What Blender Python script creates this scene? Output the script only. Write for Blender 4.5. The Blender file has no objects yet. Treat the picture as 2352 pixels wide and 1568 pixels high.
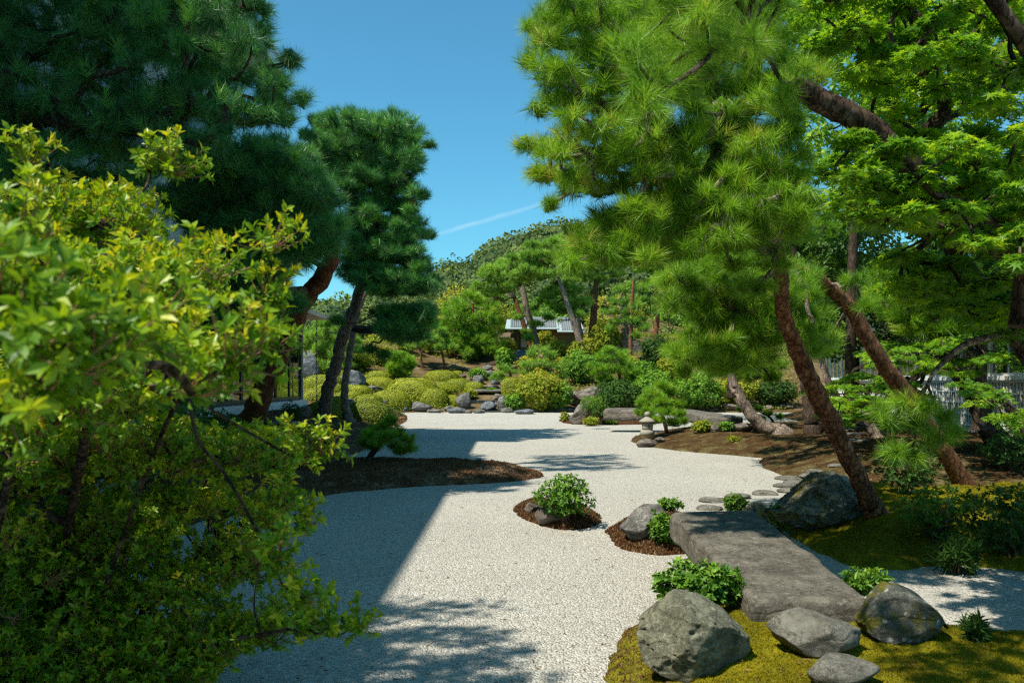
import bpy, bmesh, math, random
import numpy as np
from mathutils import Vector

scene = bpy.context.scene
C = scene.collection
# ------------------------------------------------------------------ camera, sky, sun, exposure
cam_data = bpy.data.cameras.new("camera")
cam = bpy.data.objects.new("camera", cam_data); C.objects.link(cam)
cam.location = (0, 0, 2.0); cam.rotation_euler = (math.radians(90), 0, 0)
cam_data.sensor_width = 36; cam_data.lens = 30.0
cam_data.shift_y = 91 / 2352
cam_data.clip_end = 4000; cam_data.clip_start = 0.05
cam_data.dof.use_dof = True; cam_data.dof.focus_distance = 17; cam_data.dof.aperture_fstop = 5.0
scene.camera = cam

SUN_EL = math.radians(57.7); SUN_AZ = math.radians(-125)       # azimuth measured from +Y towards +X
sdir = Vector((math.sin(SUN_AZ) * math.cos(SUN_EL), math.cos(SUN_AZ) * math.cos(SUN_EL), math.sin(SUN_EL)))
sl = bpy.data.lights.new("sun", 'SUN'); sl.energy = 4.6; sl.angle = math.radians(0.53); sl.color = (1.0, 0.94, 0.82)
sun = bpy.data.objects.new("sun", sl); C.objects.link(sun)
sun.rotation_euler = (-sdir).to_track_quat('-Z', 'Y').to_euler(); sun.location = (-30, -20, 60)

world = bpy.data.worlds.new("World"); scene.world = world; world.use_nodes = True
wt = world.node_tree; wn = wt.nodes; wl = wt.links
bg = wn["Background"]
sky = wn.new('ShaderNodeTexSky'); sky.sky_type = 'NISHITA'; sky.sun_disc = False
sky.sun_elevation = SUN_EL; sky.sun_rotation = SUN_AZ; sky.air_density = 1.0; sky.dust_density = 0.7; sky.ozone_density = 1.6
tint = wn.new('ShaderNodeMix'); tint.data_type = 'RGBA'; tint.blend_type = 'MULTIPLY'; tint.inputs[0].default_value = 1
tint.inputs[7].default_value = (0.46, 1.06, 1.12, 1)
wl.new(sky.outputs[0], tint.inputs[6])
# thin vapour trail, part of the sky itself
def pix_dir(x, y):
    return Vector(((x - 1176) / 1960, 1, -(y - 875) / 1960)).normalized()
ta, tb = pix_dir(985, 545), pix_dir(1275, 458)
tn = ta.cross(tb).normalized(); tm = (ta + tb).normalized()
tc = wn.new('ShaderNodeTexCoord')
def vdot(v):
    n = wn.new('ShaderNodeVectorMath'); n.operation = 'DOT_PRODUCT'
    wl.new(tc.outputs['Generated'], n.inputs[0]); n.inputs[1].default_value = v; return n.outputs['Value']
def wmath(op, a, b=None):
    n = wn.new('ShaderNodeMath'); n.operation = op; n.use_clamp = False
    for i, v in enumerate((a, b)):
        if v is None: continue
        if isinstance(v, (int, float)): n.inputs[i].default_value = v
        else: wl.new(v, n.inputs[i])
    return n.outputs[0]
nz = wn.new('ShaderNodeTexNoise'); nz.inputs['Scale'].default_value = 30; nz.inputs['Detail'].default_value = 6
wl.new(tc.outputs['Generated'], nz.inputs['Vector'])
off = wmath('ADD', vdot(tn), wmath('MULTIPLY', wmath('SUBTRACT', nz.outputs[0], 0.5), 0.006))
across = wmath('MAXIMUM', wmath('SUBTRACT', 1, wmath('MULTIPLY', wmath('ABSOLUTE', off), 1 / 0.0036)), 0)
along = wmath('MAXIMUM', wmath('MULTIPLY', wmath('SUBTRACT', vdot(tm), math.cos(0.085)), 330), 0)
trail = wmath('MULTIPLY', wmath('MULTIPLY', across, wmath('MINIMUM', along, 1)), wmath('MULTIPLY', nz.outputs[0], 0.36))
tmix = wn.new('ShaderNodeMix'); tmix.data_type = 'RGBA'
wl.new(trail, tmix.inputs[0]); wl.new(tint.outputs[2], tmix.inputs[6]); tmix.inputs[7].default_value = (6.5, 7.4, 8.2, 1)
wl.new(tmix.outputs[2], bg.inputs[0]); bg.inputs[1].default_value = 0.095

scene.view_settings.view_transform = 'Standard'; scene.view_settings.look = 'None'
scene.view_settings.exposure = 0.68; scene.view_settings.gamma = 1.0
scene.render.engine = 'CYCLES'
cy = scene.cycles
cy.max_bounces = 6; cy.diffuse_bounces = 3; cy.glossy_bounces = 3; cy.transmission_bounces = 4; cy.transparent_max_bounces = 6
cy.caustics_reflective = False; cy.caustics_refractive = False; cy.use_denoising = False; cy.filter_width = 1.3; cy.use_adaptive_sampling = False
cy.sample_clamp_indirect = 4.0

# ------------------------------------------------------------------ picture-to-place helpers
F, HZ, CX, CH = 1960.0, 875.0, 1176.0, 2.0
def P(x, y, d): return np.array(((x - CX) / F * d, d, CH - (y - HZ) / F * d))
def G(x, y, z=0.0): return P(x, y, (CH - z) * F / (y - HZ))
def S(px, d): return px * d / F
RNG = np.random.default_rng(11)

def hash3(i):
    i = i.astype(np.int64)
    h = (i[..., 0] * 374761393 + i[..., 1] * 668265263 + i[..., 2] * 2147483647) & 0xffffffff
    h = ((h ^ (h >> 13)) * 1274126177) & 0xffffffff
    return ((h ^ (h >> 16)) & 0xffff) / 65535.0
def vnoise(p):
    p = np.asarray(p, float); i = np.floor(p); f = p - i; f = f * f * (3 - 2 * f); out = 0
    for dx in (0, 1):
        for dy in (0, 1):
            for dz in (0, 1):
                w = (f[:, 0] if dx else 1 - f[:, 0]) * (f[:, 1] if dy else 1 - f[:, 1]) * (f[:, 2] if dz else 1 - f[:, 2])
                out = out + w * hash3(i + np.array((dx, dy, dz)))
    return out * 2 - 1
def fbm(p, oct=4):
    p = np.asarray(p, float); a, s, o = 1.0, 0.0, 0.0
    for k in range(oct):
        o = o + a * vnoise(p * 2 ** k + k * 17.3); s += a; a *= 0.5
    return o / s
def unit(v): return v / np.maximum(np.linalg.norm(v, axis=-1, keepdims=True), 1e-9)
def randunit(n, rng): return unit(rng.normal(size=(n, 3)))

# ------------------------------------------------------------------ mesh builder
class MB:
    def __init__(s): s.v = []; s.t = []; s.q = []; s.n = 0; s.tt = []; s.qt = []
    def add(s, v, tris=None, quads=None, tone=0.5):
        v = np.asarray(v, np.float32).reshape(-1, 3)
        for f, L, T in ((tris, s.t, s.tt), (quads, s.q, s.qt)):
            if f is None or len(f) == 0: continue
            f = np.asarray(f, np.int32); L.append(f + s.n)
            T.append(np.broadcast_to(np.asarray(tone, np.float32), (len(f),)))
        s.v.append(v); s.n += len(v); return s
    def build(s, name, mat, parent=None, smooth=False, origin=None):
        v = np.concatenate(s.v) if s.v else np.zeros((0, 3), np.float32)
        if origin is not None: v = v - np.asarray(origin, np.float32)
        t = np.concatenate(s.t) if s.t else np.zeros((0, 3), np.int32)
        q = np.concatenate(s.q) if s.q else np.zeros((0, 4), np.int32)
        tone = np.concatenate(s.tt + s.qt) if (s.tt or s.qt) else np.zeros(0, np.float32)
        m = bpy.data.meshes.new(name)
        m.vertices.add(len(v)); m.vertices.foreach_set('co', np.ascontiguousarray(v).ravel())
        loops = np.concatenate([t.ravel(), q.ravel()]); m.loops.add(len(loops)); m.loops.foreach_set('vertex_index', loops)
        m.polygons.add(len(t) + len(q))
        st = np.concatenate([np.arange(len(t)) * 3, len(t) * 3 + np.arange(len(q)) * 4]).astype(np.int32)
        m.polygons.foreach_set('loop_start', st)
        m.polygons.foreach_set('use_smooth', np.full(len(st), smooth))
        a = m.attributes.new('tone', 'FLOAT', 'FACE'); a.data.foreach_set('value', tone.astype(np.float32))
        m.update(calc_edges=True); m.materials.append(mat)
        o = bpy.data.objects.new(name, m); C.objects.link(o)
        if origin is not None and parent is None: o.location = origin
        if parent is not None: o.parent = parent
        return o

def tag(o, label=None, cat=None, group=None, kind=None):
    if label: o['label'] = label
    if cat: o['category'] = cat
    if group: o['group'] = group
    if kind: o['kind'] = kind
    return o
def thing(name, loc, label, cat, group=None, rz=0):
    o = bpy.data.objects.new(name, None); C.objects.link(o); o.location = Vector([float(c) for c in loc]); o.rotation_euler = (0, 0, rz)
    o.empty_display_size = 0.3
    return tag(o, label, cat, group)

BOXF = np.array([(0, 3, 2, 1), (4, 5, 6, 7), (0, 1, 5, 4), (1, 2, 6, 5), (2, 3, 7, 6), (3, 0, 4, 7)])
def add_box(mb, x0, x1, y0, y1, z0, z1, tone=0.5):
    mb.add([(x0, y0, z0), (x1, y0, z0), (x1, y1, z0), (x0, y1, z0), (x0, y0, z1), (x1, y0, z1), (x1, y1, z1), (x0, y1, z1)], quads=BOXF, tone=tone)
def add_tube(mb, pts, rad, n=8, cap=True, rough=0.0, rng=None, tone=0.5):
    pts = np.asarray(pts, float); rad = np.broadcast_to(np.asarray(rad, float), (len(pts),))
    tg = np.gradient(pts, axis=0); tg = unit(tg)
    ref = np.array((0.31, 0.87, 0.2)) if abs(tg[0] @ np.array((0.31, 0.87, 0.2))) < 0.85 else np.array((1.0, 0, 0.1))
    u = unit(np.cross(tg, ref)); w = np.cross(tg, u)
    a = np.arange(n) * 2 * math.pi / n
    rr = rad[:, None] * np.ones(n)
    if rough and rng is not None: rr = rr * (1 + rough * rng.normal(size=rr.shape))
    ring = pts[:, None, :] + rr[:, :, None] * (np.cos(a)[None, :, None] * u[:, None, :] + np.sin(a)[None, :, None] * w[:, None, :])
    m = len(pts); v = ring.reshape(-1, 3)
    i = np.arange(m - 1)[:, None] * n; j = np.arange(n)[None, :]; k = (j + 1) % n
    q = np.stack([i + j, i + k, i + n + k, i + n + j], -1).reshape(-1, 4)
    mb.add(v, quads=q, tone=tone)
    if cap:
        for b, c in ((0, pts[0]), (m - 1, pts[-1])):
            vv = np.vstack([ring[b], c]); tr = [(x, (x + 1) % n, n) if b else ((x + 1) % n, x, n) for x in range(n)]
            mb.add(vv, tris=tr, tone=tone)
def spline(pts, k=8):
    pts = np.asarray(pts, float)
    if len(pts) < 3: return np.array([pts[0] + (pts[-1] - pts[0]) * t for t in np.linspace(0, 1, k + 1)])
    p = np.vstack([2 * pts[0] - pts[1], pts, 2 * pts[-1] - pts[-2]]); out = []
    for i in range(1, len(p) - 2):
        for t in np.linspace(0, 1, k, endpoint=False):
            a, b, c, d = p[i - 1], p[i], p[i + 1], p[i + 2]
            out.append(0.5 * ((2 * b) + (c - a) * t + (2 * a - 5 * b + 4 * c - d) * t * t + (3 * b - a - 3 * c + d) * t ** 3))
    out.append(p[-2]); return np.array(out)
def add_lathe(mb, c, prof, n=28, wob=0.0, rng=None):
    a = np.arange(n) * 2 * math.pi / n; v = []
    for r, z in prof:
        rr = r * (1 + (wob * rng.normal(size=n) if rng is not None else 0))
        v.append(np.stack([c[0] + rr * np.cos(a), c[1] + rr * np.sin(a), np.full(n, c[2] + z)], -1))
    v = np.concatenate(v); m = len(prof); i = np.arange(m - 1)[:, None] * n; j = np.arange(n)[None, :]; k = (j + 1) % n
    mb.add(v, quads=np.stack([i + j, i + k, i + n + k, i + n + j], -1).reshape(-1, 4))

# ------------------------------------------------------------------ materials
def nodes_of(name):
    m = bpy.data.materials.new(name); m.use_nodes = True; nt = m.node_tree
    return m, nt, nt.nodes, nt.links, nt.nodes['Principled BSDF']
def ramp(n, stops):
    r = n.new('ShaderNodeValToRGB'); e = r.color_ramp.elements
    while len(e) < len(stops): e.new(0.5)
    for el, (p, c) in zip(e, stops): el.position = p; el.color = (*c, 1)
    return r
def tex(n, l, kind, scale, vec, **kw):
    t = n.new('ShaderNodeTex' + kind); t.inputs['Scale'].default_value = scale
    for k, v in kw.items():
        if k in t.inputs: t.inputs[k].default_value = v
        else: setattr(t, k, v)
    l.new(vec, t.inputs['Vector']); return t
def objco(n, l, sc=(1, 1, 1)):
    t = n.new('ShaderNodeNewGeometry'); mp = n.new('ShaderNodeMapping'); mp.inputs['Scale'].default_value = sc
    l.new(t.outputs['Position'], mp.inputs[0]); return mp.outputs[0]
def geoco(n):
    return n.new('ShaderNodeNewGeometry').outputs['Position']
def mixc(n, l, f, a, b, mode='MIX'):
    m = n.new('ShaderNodeMix'); m.data_type = 'RGBA'; m.blend_type = mode
    for s, v in ((0, f), (6, a), (7, b)):
        if isinstance(v, (int, float)): m.inputs[s].default_value = v
        elif isinstance(v, tuple): m.inputs[s].default_value = (*v, 1)
        else: l.new(v, m.inputs[s])
    return m.outputs[2]
def bump(n, l, h, strength, dist, bs):
    b = n.new('ShaderNodeBump'); b.inputs['Strength'].default_value = strength; b.inputs['Distance'].default_value = dist
    l.new(h, b.inputs['Height']); l.new(b.outputs[0], bs.inputs['Normal']); return b

def leaf_mat(name, stops, trans=0.35, rough=0.5, spec=0.25, patch=0.35, pscale=0.6, tcol=(1.25, 1.15, 0.5), gain=1.0):
    stops = [(p, tuple(min(0.8, v * gain) for v in c)) for p, c in stops]
    m, nt, n, l, bs = nodes_of(name)
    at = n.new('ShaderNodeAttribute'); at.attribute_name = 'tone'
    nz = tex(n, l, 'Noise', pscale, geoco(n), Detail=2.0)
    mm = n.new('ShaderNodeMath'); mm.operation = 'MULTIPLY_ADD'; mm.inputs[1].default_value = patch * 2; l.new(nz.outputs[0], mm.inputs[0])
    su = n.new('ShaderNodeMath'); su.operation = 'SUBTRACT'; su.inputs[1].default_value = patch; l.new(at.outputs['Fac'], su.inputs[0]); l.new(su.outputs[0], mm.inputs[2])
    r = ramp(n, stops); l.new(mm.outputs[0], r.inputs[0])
    l.new(r.outputs[0], bs.inputs['Base Color']); bs.inputs['Roughness'].default_value = rough; bs.inputs['Specular IOR Level'].default_value = spec
    tr = n.new('ShaderNodeBsdfTranslucent'); l.new(mixc(n, l, 1.0, r.outputs[0], tcol, 'MULTIPLY'), tr.inputs[0])
    mx = n.new('ShaderNodeMixShader'); mx.inputs[0].default_value = trans
    l.new(bs.outputs[0], mx.inputs[1]); l.new(tr.outputs[0], mx.inputs[2]); l.new(mx.outputs[0], n['Material Output'].inputs[0])
    return m
def bark_mat(name, dark, mid, light, sc=9.0):
    m, nt, n, l, bs = nodes_of(name); co = objco(n, l, (1, 1, 0.45))
    no = tex(n, l, 'Noise', sc * 1.2, co, Detail=6.0, Roughness=0.65)
    vo = tex(n, l, 'Voronoi', sc * 2.2, co); vo.feature = 'DISTANCE_TO_EDGE'
    wv = mixc(n, l, 0.12, co, no.outputs['Color']); l.new(wv, vo.inputs['Vector'])
    r = ramp(n, [(0.3, dark), (0.52, mid), (0.72, light)]); l.new(no.outputs[0], r.inputs[0])
    e = ramp(n, [(0.0, (0.38, 0.34, 0.32)), (0.1, (1, 1, 1))]); l.new(vo.outputs['Distance'], e.inputs[0])
    l.new(mixc(n, l, 1.0, r.outputs[0], e.outputs[0], 'MULTIPLY'), bs.inputs['Base Color'])
    bs.inputs['Roughness'].default_value = 0.9; bs.inputs['Specular IOR Level'].default_value = 0.15
    h = mixc(n, l, 0.5, e.outputs[0], no.outputs['Color']); bump(n, l, h, 1.0, 0.03, bs); return m
def rock_mat(name, dark, mid, light, moss=None, sc=1.0, moss_amt=0.5, lichen=0.0):
    m, nt, n, l, bs = nodes_of(name); co = objco(n, l)
    a = tex(n, l, 'Noise', 2.2 * sc, co, Detail=9.0, Roughness=0.66, Distortion=0.6)
    b = tex(n, l, 'Noise', 11 * sc, co, Detail=7.0, Roughness=0.72)
    g3 = tex(n, l, 'Noise', 48 * sc, co, Detail=5.0, Roughness=0.8)
    f = mixc(n, l, 0.32, mixc(n, l, 0.45, a.outputs['Fac'], b.outputs['Fac']), g3.outputs['Fac'])
    r = ramp(n, [(0.38, dark), (0.5, mid), (0.6, light)]); l.new(f, r.inputs[0]); col = r.outputs[0]
    w = tex(n, l, 'Wave', 1.3 * sc, co, Distortion=9.0, Detail=4.0); w.bands_direction = 'Z'
    cr = ramp(n, [(0.0, (0.62, 0.6, 0.58)), (0.2, (1, 1, 1))]); l.new(w.outputs[0], cr.inputs[0])
    col = mixc(n, l, 0.5, col, mixc(n, l, 1.0, col, cr.outputs[0], 'MULTIPLY'))
    if lichen:
        v = tex(n, l, 'Voronoi', 4.5 * sc, co); k = ramp(n, [(0.1, (1, 1, 1)), (0.2, (0, 0, 0))]); l.new(v.outputs['Distance'], k.inputs[0])
        g = n.new('ShaderNodeMath'); g.operation = 'MULTIPLY'; l.new(k.outputs[0], g.inputs[0]); l.new(a.outputs[0], g.inputs[1])
        g2 = n.new('ShaderNodeMath'); g2.operation = 'MULTIPLY'; l.new(g.outputs[0], g2.inputs[0]); g2.inputs[1].default_value = lichen
        col = mixc(n, l, g2.outputs[0], col, (0.42, 0.43, 0.38))
    if moss:
        mo = tex(n, l, 'Noise', 1.7 * sc, co, Detail=6.0, Roughness=0.7)
        k = ramp(n, [(0.58 - 0.16 * moss_amt, (0, 0, 0)), (0.66 - 0.16 * moss_amt, (1, 1, 1))]); l.new(mo.outputs[0], k.inputs[0])
        col = mixc(n, l, k.outputs[0], col, moss)
    l.new(col, bs.inputs['Base Color']); bs.inputs['Roughness'].default_value = 0.85; bs.inputs['Specular IOR Level'].default_value = 0.25
    fv = tex(n, l, 'Voronoi', 2.6 * sc, mixc(n, l, 0.35, co, b.outputs['Color'])); fv.feature = 'DISTANCE_TO_EDGE'
    fr = ramp(n, [(0.0, (0, 0, 0)), (0.05, (1, 1, 1))]); l.new(fv.outputs['Distance'], fr.inputs[0])
    b1 = n.new('ShaderNodeBump'); b1.inputs['Strength'].default_value = 0.7; b1.inputs['Distance'].default_value = 0.035 / sc; l.new(fr.outputs[0], b1.inputs['Height'])
    h = mixc(n, l, 0.3, f, cr.outputs[0]); b2 = bump(n, l, h, 1.0, 0.09 / sc, bs); l.new(b1.outputs[0], b2.inputs['Normal']); return m
def ground_mat(name, stops, sc=1.2, fine=30, bstr=0.8, bdist=0.03):
    m, nt, n, l, bs = nodes_of(name); co = geoco(n)
    a = tex(n, l, 'Noise', sc, co, Detail=8.0, Roughness=0.68, Distortion=0.3)
    b = tex(n, l, 'Noise', fine, co, Detail=4.0, Roughness=0.8)
    f = mixc(n, l, 0.38, a.outputs['Fac'], b.outputs['Fac'])
    r = ramp(n, stops); l.new(f, r.inputs[0]); l.new(r.outputs[0], bs.inputs['Base Color'])
    bs.inputs['Roughness'].default_value = 1.0; bs.inputs['Specular IOR Level'].default_value = 0.05
    bump(n, l, b.outputs[0], bstr, bdist, bs); return m
def plain_mat(name, col, rough=0.6, var=0.12, sc=6.0, spec=0.4, metal=0.0):
    m, nt, n, l, bs = nodes_of(name); a = tex(n, l, 'Noise', sc, geoco(n), Detail=6.0, Roughness=0.7)
    r = ramp(n, [(0.3, tuple(c * (1 - var) for c in col)), (0.7, tuple(min(1, c * (1 + var)) for c in col))]); l.new(a.outputs[0], r.inputs[0])
    l.new(r.outputs[0], bs.inputs['Base Color']); bs.inputs['Roughness'].default_value = rough; bs.inputs['Specular IOR Level'].default_value = spec
    bs.inputs['Metallic'].default_value = metal; bump(n, l, a.outputs[0], 0.15, 0.01, bs); return m

def gravel_mat():
    m, nt, n, l, bs = nodes_of('white_gravel'); co = geoco(n)
    wp = tex(n, l, 'Noise', 9, co, Detail=2.0)
    v = tex(n, l, 'Voronoi', 56, mixc(n, l, 0.02, co, wp.outputs['Color']))
    v2 = tex(n, l, 'Voronoi', 17, co)
    sp = n.new('ShaderNodeSeparateColor'); l.new(v.outputs['Color'], sp.inputs[0])
    r = ramp(n, [(0.0, (0.29, 0.265, 0.215)), (0.25, (0.41, 0.385, 0.325)), (0.7, (0.49, 0.465, 0.4)), (1.0, (0.63, 0.605, 0.54))]); l.new(sp.outputs[0], r.inputs[0])
    big = tex(n, l, 'Noise', 0.5, co, Detail=5.0)
    br = ramp(n, [(0.3, (0.9, 0.9, 0.9)), (0.7, (1, 1, 1))]); l.new(big.outputs[0], br.inputs[0])
    l.new(mixc(n, l, 1.0, r.outputs[0], br.outputs[0], 'MULTIPLY'), bs.inputs['Base Color']); bs.inputs['Roughness'].default_value = 0.9; bs.inputs['Specular IOR Level'].default_value = 0.15
    inv = n.new('ShaderNodeMath'); inv.operation = 'SUBTRACT'; inv.inputs[0].default_value = 1; l.new(v.outputs['Distance'], inv.inputs[1])
    a2 = n.new('ShaderNodeMath'); a2.operation = 'MULTIPLY_ADD'; l.new(v2.outputs['Distance'], a2.inputs[0]); a2.inputs[1].default_value = -0.25; l.new(inv.outputs[0], a2.inputs[2])
    bump(n, l, a2.outputs[0], 1.0, 0.022, bs); return m
def glass_mat():
    m, nt, n, l, bs = nodes_of('window_glass')
    fr = n.new('ShaderNodeFresnel'); fr.inputs[0].default_value = 1.55
    g = n.new('ShaderNodeBsdfGlossy'); g.inputs['Roughness'].default_value = 0.01; g.inputs[0].default_value = (0.8, 0.95, 0.95, 1)
    t = n.new('ShaderNodeBsdfTransparent'); t.inputs[0].default_value = (0.6, 0.8, 0.78, 1)
    ad = n.new('ShaderNodeMath'); ad.operation = 'MULTIPLY_ADD'; ad.use_clamp = True; l.new(fr.outputs[0], ad.inputs[0]); ad.inputs[1].default_value = 1.2; ad.inputs[2].default_value = 0.15
    mx = n.new('ShaderNodeMixShader'); l.new(ad.outputs[0], mx.inputs[0]); l.new(t.outputs[0], mx.inputs[1]); l.new(g.outputs[0], mx.inputs[2])
    l.new(mx.outputs[0], n['Material Output'].inputs[0]); return m
def water_mat():
    m, nt, n, l, bs = nodes_of('stream_water'); bs.inputs['Base Color'].default_value = (0.015, 0.022, 0.02, 1)
    bs.inputs['Roughness'].default_value = 0.06; bs.inputs['Specular IOR Level'].default_value = 0.8
    a = tex(n, l, 'Noise', 5, geoco(n), Detail=4.0); bump(n, l, a.outputs[0], 0.5, 0.04, bs); return m

K = {}
K['pine'] = leaf_mat('pine_needles', gain=2.0, stops=[(0.0, (0.032, 0.078, 0.006)), (0.5, (0.09, 0.185, 0.011)), (0.85, (0.16, 0.27, 0.018)), (1.0, (0.22, 0.23, 0.04))], trans=0.4, rough=0.4, spec=0.35)
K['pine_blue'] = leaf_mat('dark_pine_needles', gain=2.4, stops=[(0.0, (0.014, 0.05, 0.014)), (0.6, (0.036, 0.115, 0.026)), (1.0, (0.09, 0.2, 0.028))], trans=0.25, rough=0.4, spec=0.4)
K['pine_far'] = leaf_mat('bright_pine_needles', gain=2.0, stops=[(0.0, (0.05, 0.11, 0.018)), (0.5, (0.11, 0.2, 0.025)), (1.0, (0.19, 0.28, 0.04))], trans=0.3)
K['shrub'] = leaf_mat('glossy_shrub_leaves', gain=1.75, stops=[(0.0, (0.03, 0.08, 0.006)), (0.45, (0.085, 0.17, 0.009)), (0.8, (0.19, 0.26, 0.01)), (1.0, (0.31, 0.29, 0.014))], trans=0.4, rough=0.4, spec=0.35, pscale=1.6, patch=0.35, tcol=(1.3, 1.2, 0.4))
K['maple'] = leaf_mat('maple_leaves', gain=1.6, stops=[(0.0, (0.045, 0.12, 0.012)), (0.5, (0.09, 0.21, 0.018)), (1.0, (0.21, 0.32, 0.02))], trans=0.56, rough=0.4, spec=0.3, pscale=0.8, tcol=(1.4, 1.2, 0.35))
K['green'] = leaf_mat('broad_leaves', gain=1.9, stops=[(0.0, (0.03, 0.085, 0.012)), (0.5, (0.08, 0.17, 0.018)), (1.0, (0.17, 0.26, 0.025))], trans=0.35, rough=0.4)
K['plant'] = leaf_mat('glossy_plant_leaves', gain=1.5, stops=[(0.0, (0.02, 0.06, 0.008)), (0.5, (0.06, 0.14, 0.014)), (1.0, (0.15, 0.25, 0.02))], trans=0.3, rough=0.45, spec=0.25)
K['yellow'] = leaf_mat('yellow_green_leaves', gain=1.55, stops=[(0.0, (0.08, 0.13, 0.012)), (0.5, (0.2, 0.24, 0.02)), (0.9, (0.33, 0.3, 0.03)), (1.0, (0.4, 0.22, 0.04))], trans=0.38, rough=0.45)
K['azalea'] = leaf_mat('clipped_azalea_leaves', gain=1.65, stops=[(0.0, (0.05, 0.08, 0.006)), (0.5, (0.165, 0.185, 0.008)), (1.0, (0.29, 0.275, 0.012))], trans=0.15, rough=0.5, pscale=0.5, patch=0.3)
K['forest'] = leaf_mat('hill_forest_leaves', gain=1.35, stops=[(0.0, (0.02, 0.042, 0.01)), (0.5, (0.06, 0.095, 0.018)), (1.0, (0.13, 0.16, 0.03))], trans=0.2, rough=0.6, pscale=0.06, patch=0.3)
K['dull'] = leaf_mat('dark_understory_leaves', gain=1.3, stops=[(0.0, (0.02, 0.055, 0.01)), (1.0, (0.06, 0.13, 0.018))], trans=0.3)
K['bark_red'] = bark_mat('red_pine_bark', (0.09, 0.036, 0.018), (0.23, 0.095, 0.045), (0.4, 0.2, 0.11))
K['bark_grey'] = bark_mat('grey_pine_bark', (0.11, 0.085, 0.068), (0.27, 0.21, 0.165), (0.48, 0.39, 0.32))
K['bark_old'] = bark_mat('old_pine_bark', (0.03, 0.02, 0.014), (0.085, 0.052, 0.034), (0.22, 0.155, 0.11), sc=8)
K['bark_dark'] = bark_mat('dark_bark', (0.03, 0.021, 0.015), (0.075, 0.052, 0.036), (0.15, 0.115, 0.085))
K['twig'] = plain_mat('twig_bark', (0.11, 0.07, 0.045), 0.9, 0.3, 20)
K['rtwig'] = plain_mat('reddish_stems', (0.26, 0.12, 0.06), 0.7, 0.3, 20)
K['rock'] = rock_mat('grey_rock', (0.045, 0.044, 0.042), (0.14, 0.134, 0.122), (0.31, 0.295, 0.26))
K['rock_blue'] = rock_mat('blue_grey_rock', (0.04, 0.046, 0.052), (0.125, 0.135, 0.145), (0.28, 0.29, 0.295))
K['rock_near'] = rock_mat('pitted_rock', (0.05, 0.049, 0.032), (0.165, 0.162, 0.108), (0.31, 0.3, 0.215), sc=2.6)
K['rock_moss'] = rock_mat('mossy_rock', (0.05, 0.055, 0.045), (0.17, 0.175, 0.14), (0.36, 0.35, 0.29), moss=(0.19, 0.16, 0.012), sc=1.5, moss_amt=0.55, lichen=1.2)
K['rock_shaded'] = rock_mat('shade_toned_lichen_rock', (0.03, 0.034, 0.028), (0.09, 0.095, 0.078), (0.24, 0.24, 0.2), moss=(0.12, 0.11, 0.012), sc=2.2, moss_amt=0.2, lichen=1.6)  # lichened stone, its colour darkened to stand in for dappled shade
K['rock_brown'] = rock_mat('brown_rock', (0.06, 0.05, 0.04), (0.16, 0.135, 0.11), (0.29, 0.255, 0.21))
K['flat'] = rock_mat('stepping_stone', (0.085, 0.08, 0.062), (0.165, 0.155, 0.125), (0.245, 0.235, 0.195), sc=2.2)
K['slab'] = rock_mat('bridge_slab_stone', (0.07, 0.062, 0.046), (0.145, 0.13, 0.102), (0.23, 0.208, 0.168), sc=2.0, lichen=0.5)
K['granite'] = plain_mat('granite', (0.27, 0.25, 0.2), 0.9, 0.25, 30)
K['gravel'] = gravel_mat(); K['glass'] = glass_mat(); K['water'] = water_mat()
K['soil'] = ground_mat('garden_soil', [(0.32, (0.035, 0.025, 0.012)), (0.5, (0.11, 0.075, 0.035)), (0.7, (0.33, 0.24, 0.14))], sc=0.5, fine=9)
K['moss_brown'] = ground_mat('brown_moss', [(0.33, (0.035, 0.018, 0.01)), (0.48, (0.11, 0.06, 0.03)), (0.62, (0.3, 0.21, 0.125))], sc=1.8, fine=45)
K['moss_bank'] = ground_mat('needle_litter', [(0.36, (0.02, 0.01, 0.005)), (0.47, (0.065, 0.034, 0.015)), (0.55, (0.085, 0.07, 0.024)), (0.68, (0.3, 0.245, 0.15))], sc=2.2, fine=40)  # needle litter, tones lowered to carry the shade of the trees
K['moss_green'] = ground_mat('green_moss', [(0.36, (0.05, 0.035, 0.008)), (0.45, (0.1, 0.1, 0.008)), (0.54, (0.19, 0.175, 0.01)), (0.64, (0.3, 0.26, 0.014))], sc=2.4, fine=50, bdist=0.02)
K['moss_dark'] = ground_mat('dark_red_moss', [(0.3, (0.03, 0.012, 0.007)), (0.7, (0.11, 0.052, 0.024))], sc=2, fine=60)
K['blade_y'] = leaf_mat('yellow_moss_tips', gain=1.1, stops=[(0.0, (0.09, 0.075, 0.005)), (0.6, (0.24, 0.2, 0.008)), (1.0, (0.38, 0.31, 0.014))], trans=0.3, rough=0.8, spec=0.1, pscale=2.5)
K['blade_b'] = leaf_mat('brown_moss_tips', gain=1.4, stops=[(0.0, (0.045, 0.02, 0.01)), (0.7, (0.12, 0.062, 0.028)), (1.0, (0.24, 0.17, 0.09))], trans=0.15, rough=0.9, spec=0.05, pscale=1.5)
K['white'] = plain_mat('white_paint', (0.74, 0.74, 0.7), 0.5, 0.05, 3)
K['plaster'] = plain_mat('white_plaster', (0.52, 0.53, 0.5), 0.8, 0.07, 2)
K['beam'] = plain_mat('pale_beam', (0.5, 0.44, 0.33), 0.6, 0.12, 5)
K['bronze'] = plain_mat('dark_bronze_frame', (0.06, 0.055, 0.04), 0.4, 0.2, 5)
K['tile'] = plain_mat('grey_roof_tile', (0.34, 0.36, 0.38), 0.4, 0.25, 8, 0.5)
K['copper'] = plain_mat('verdigris_sheet', (0.28, 0.36, 0.36), 0.6, 0.15, 3)
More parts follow.
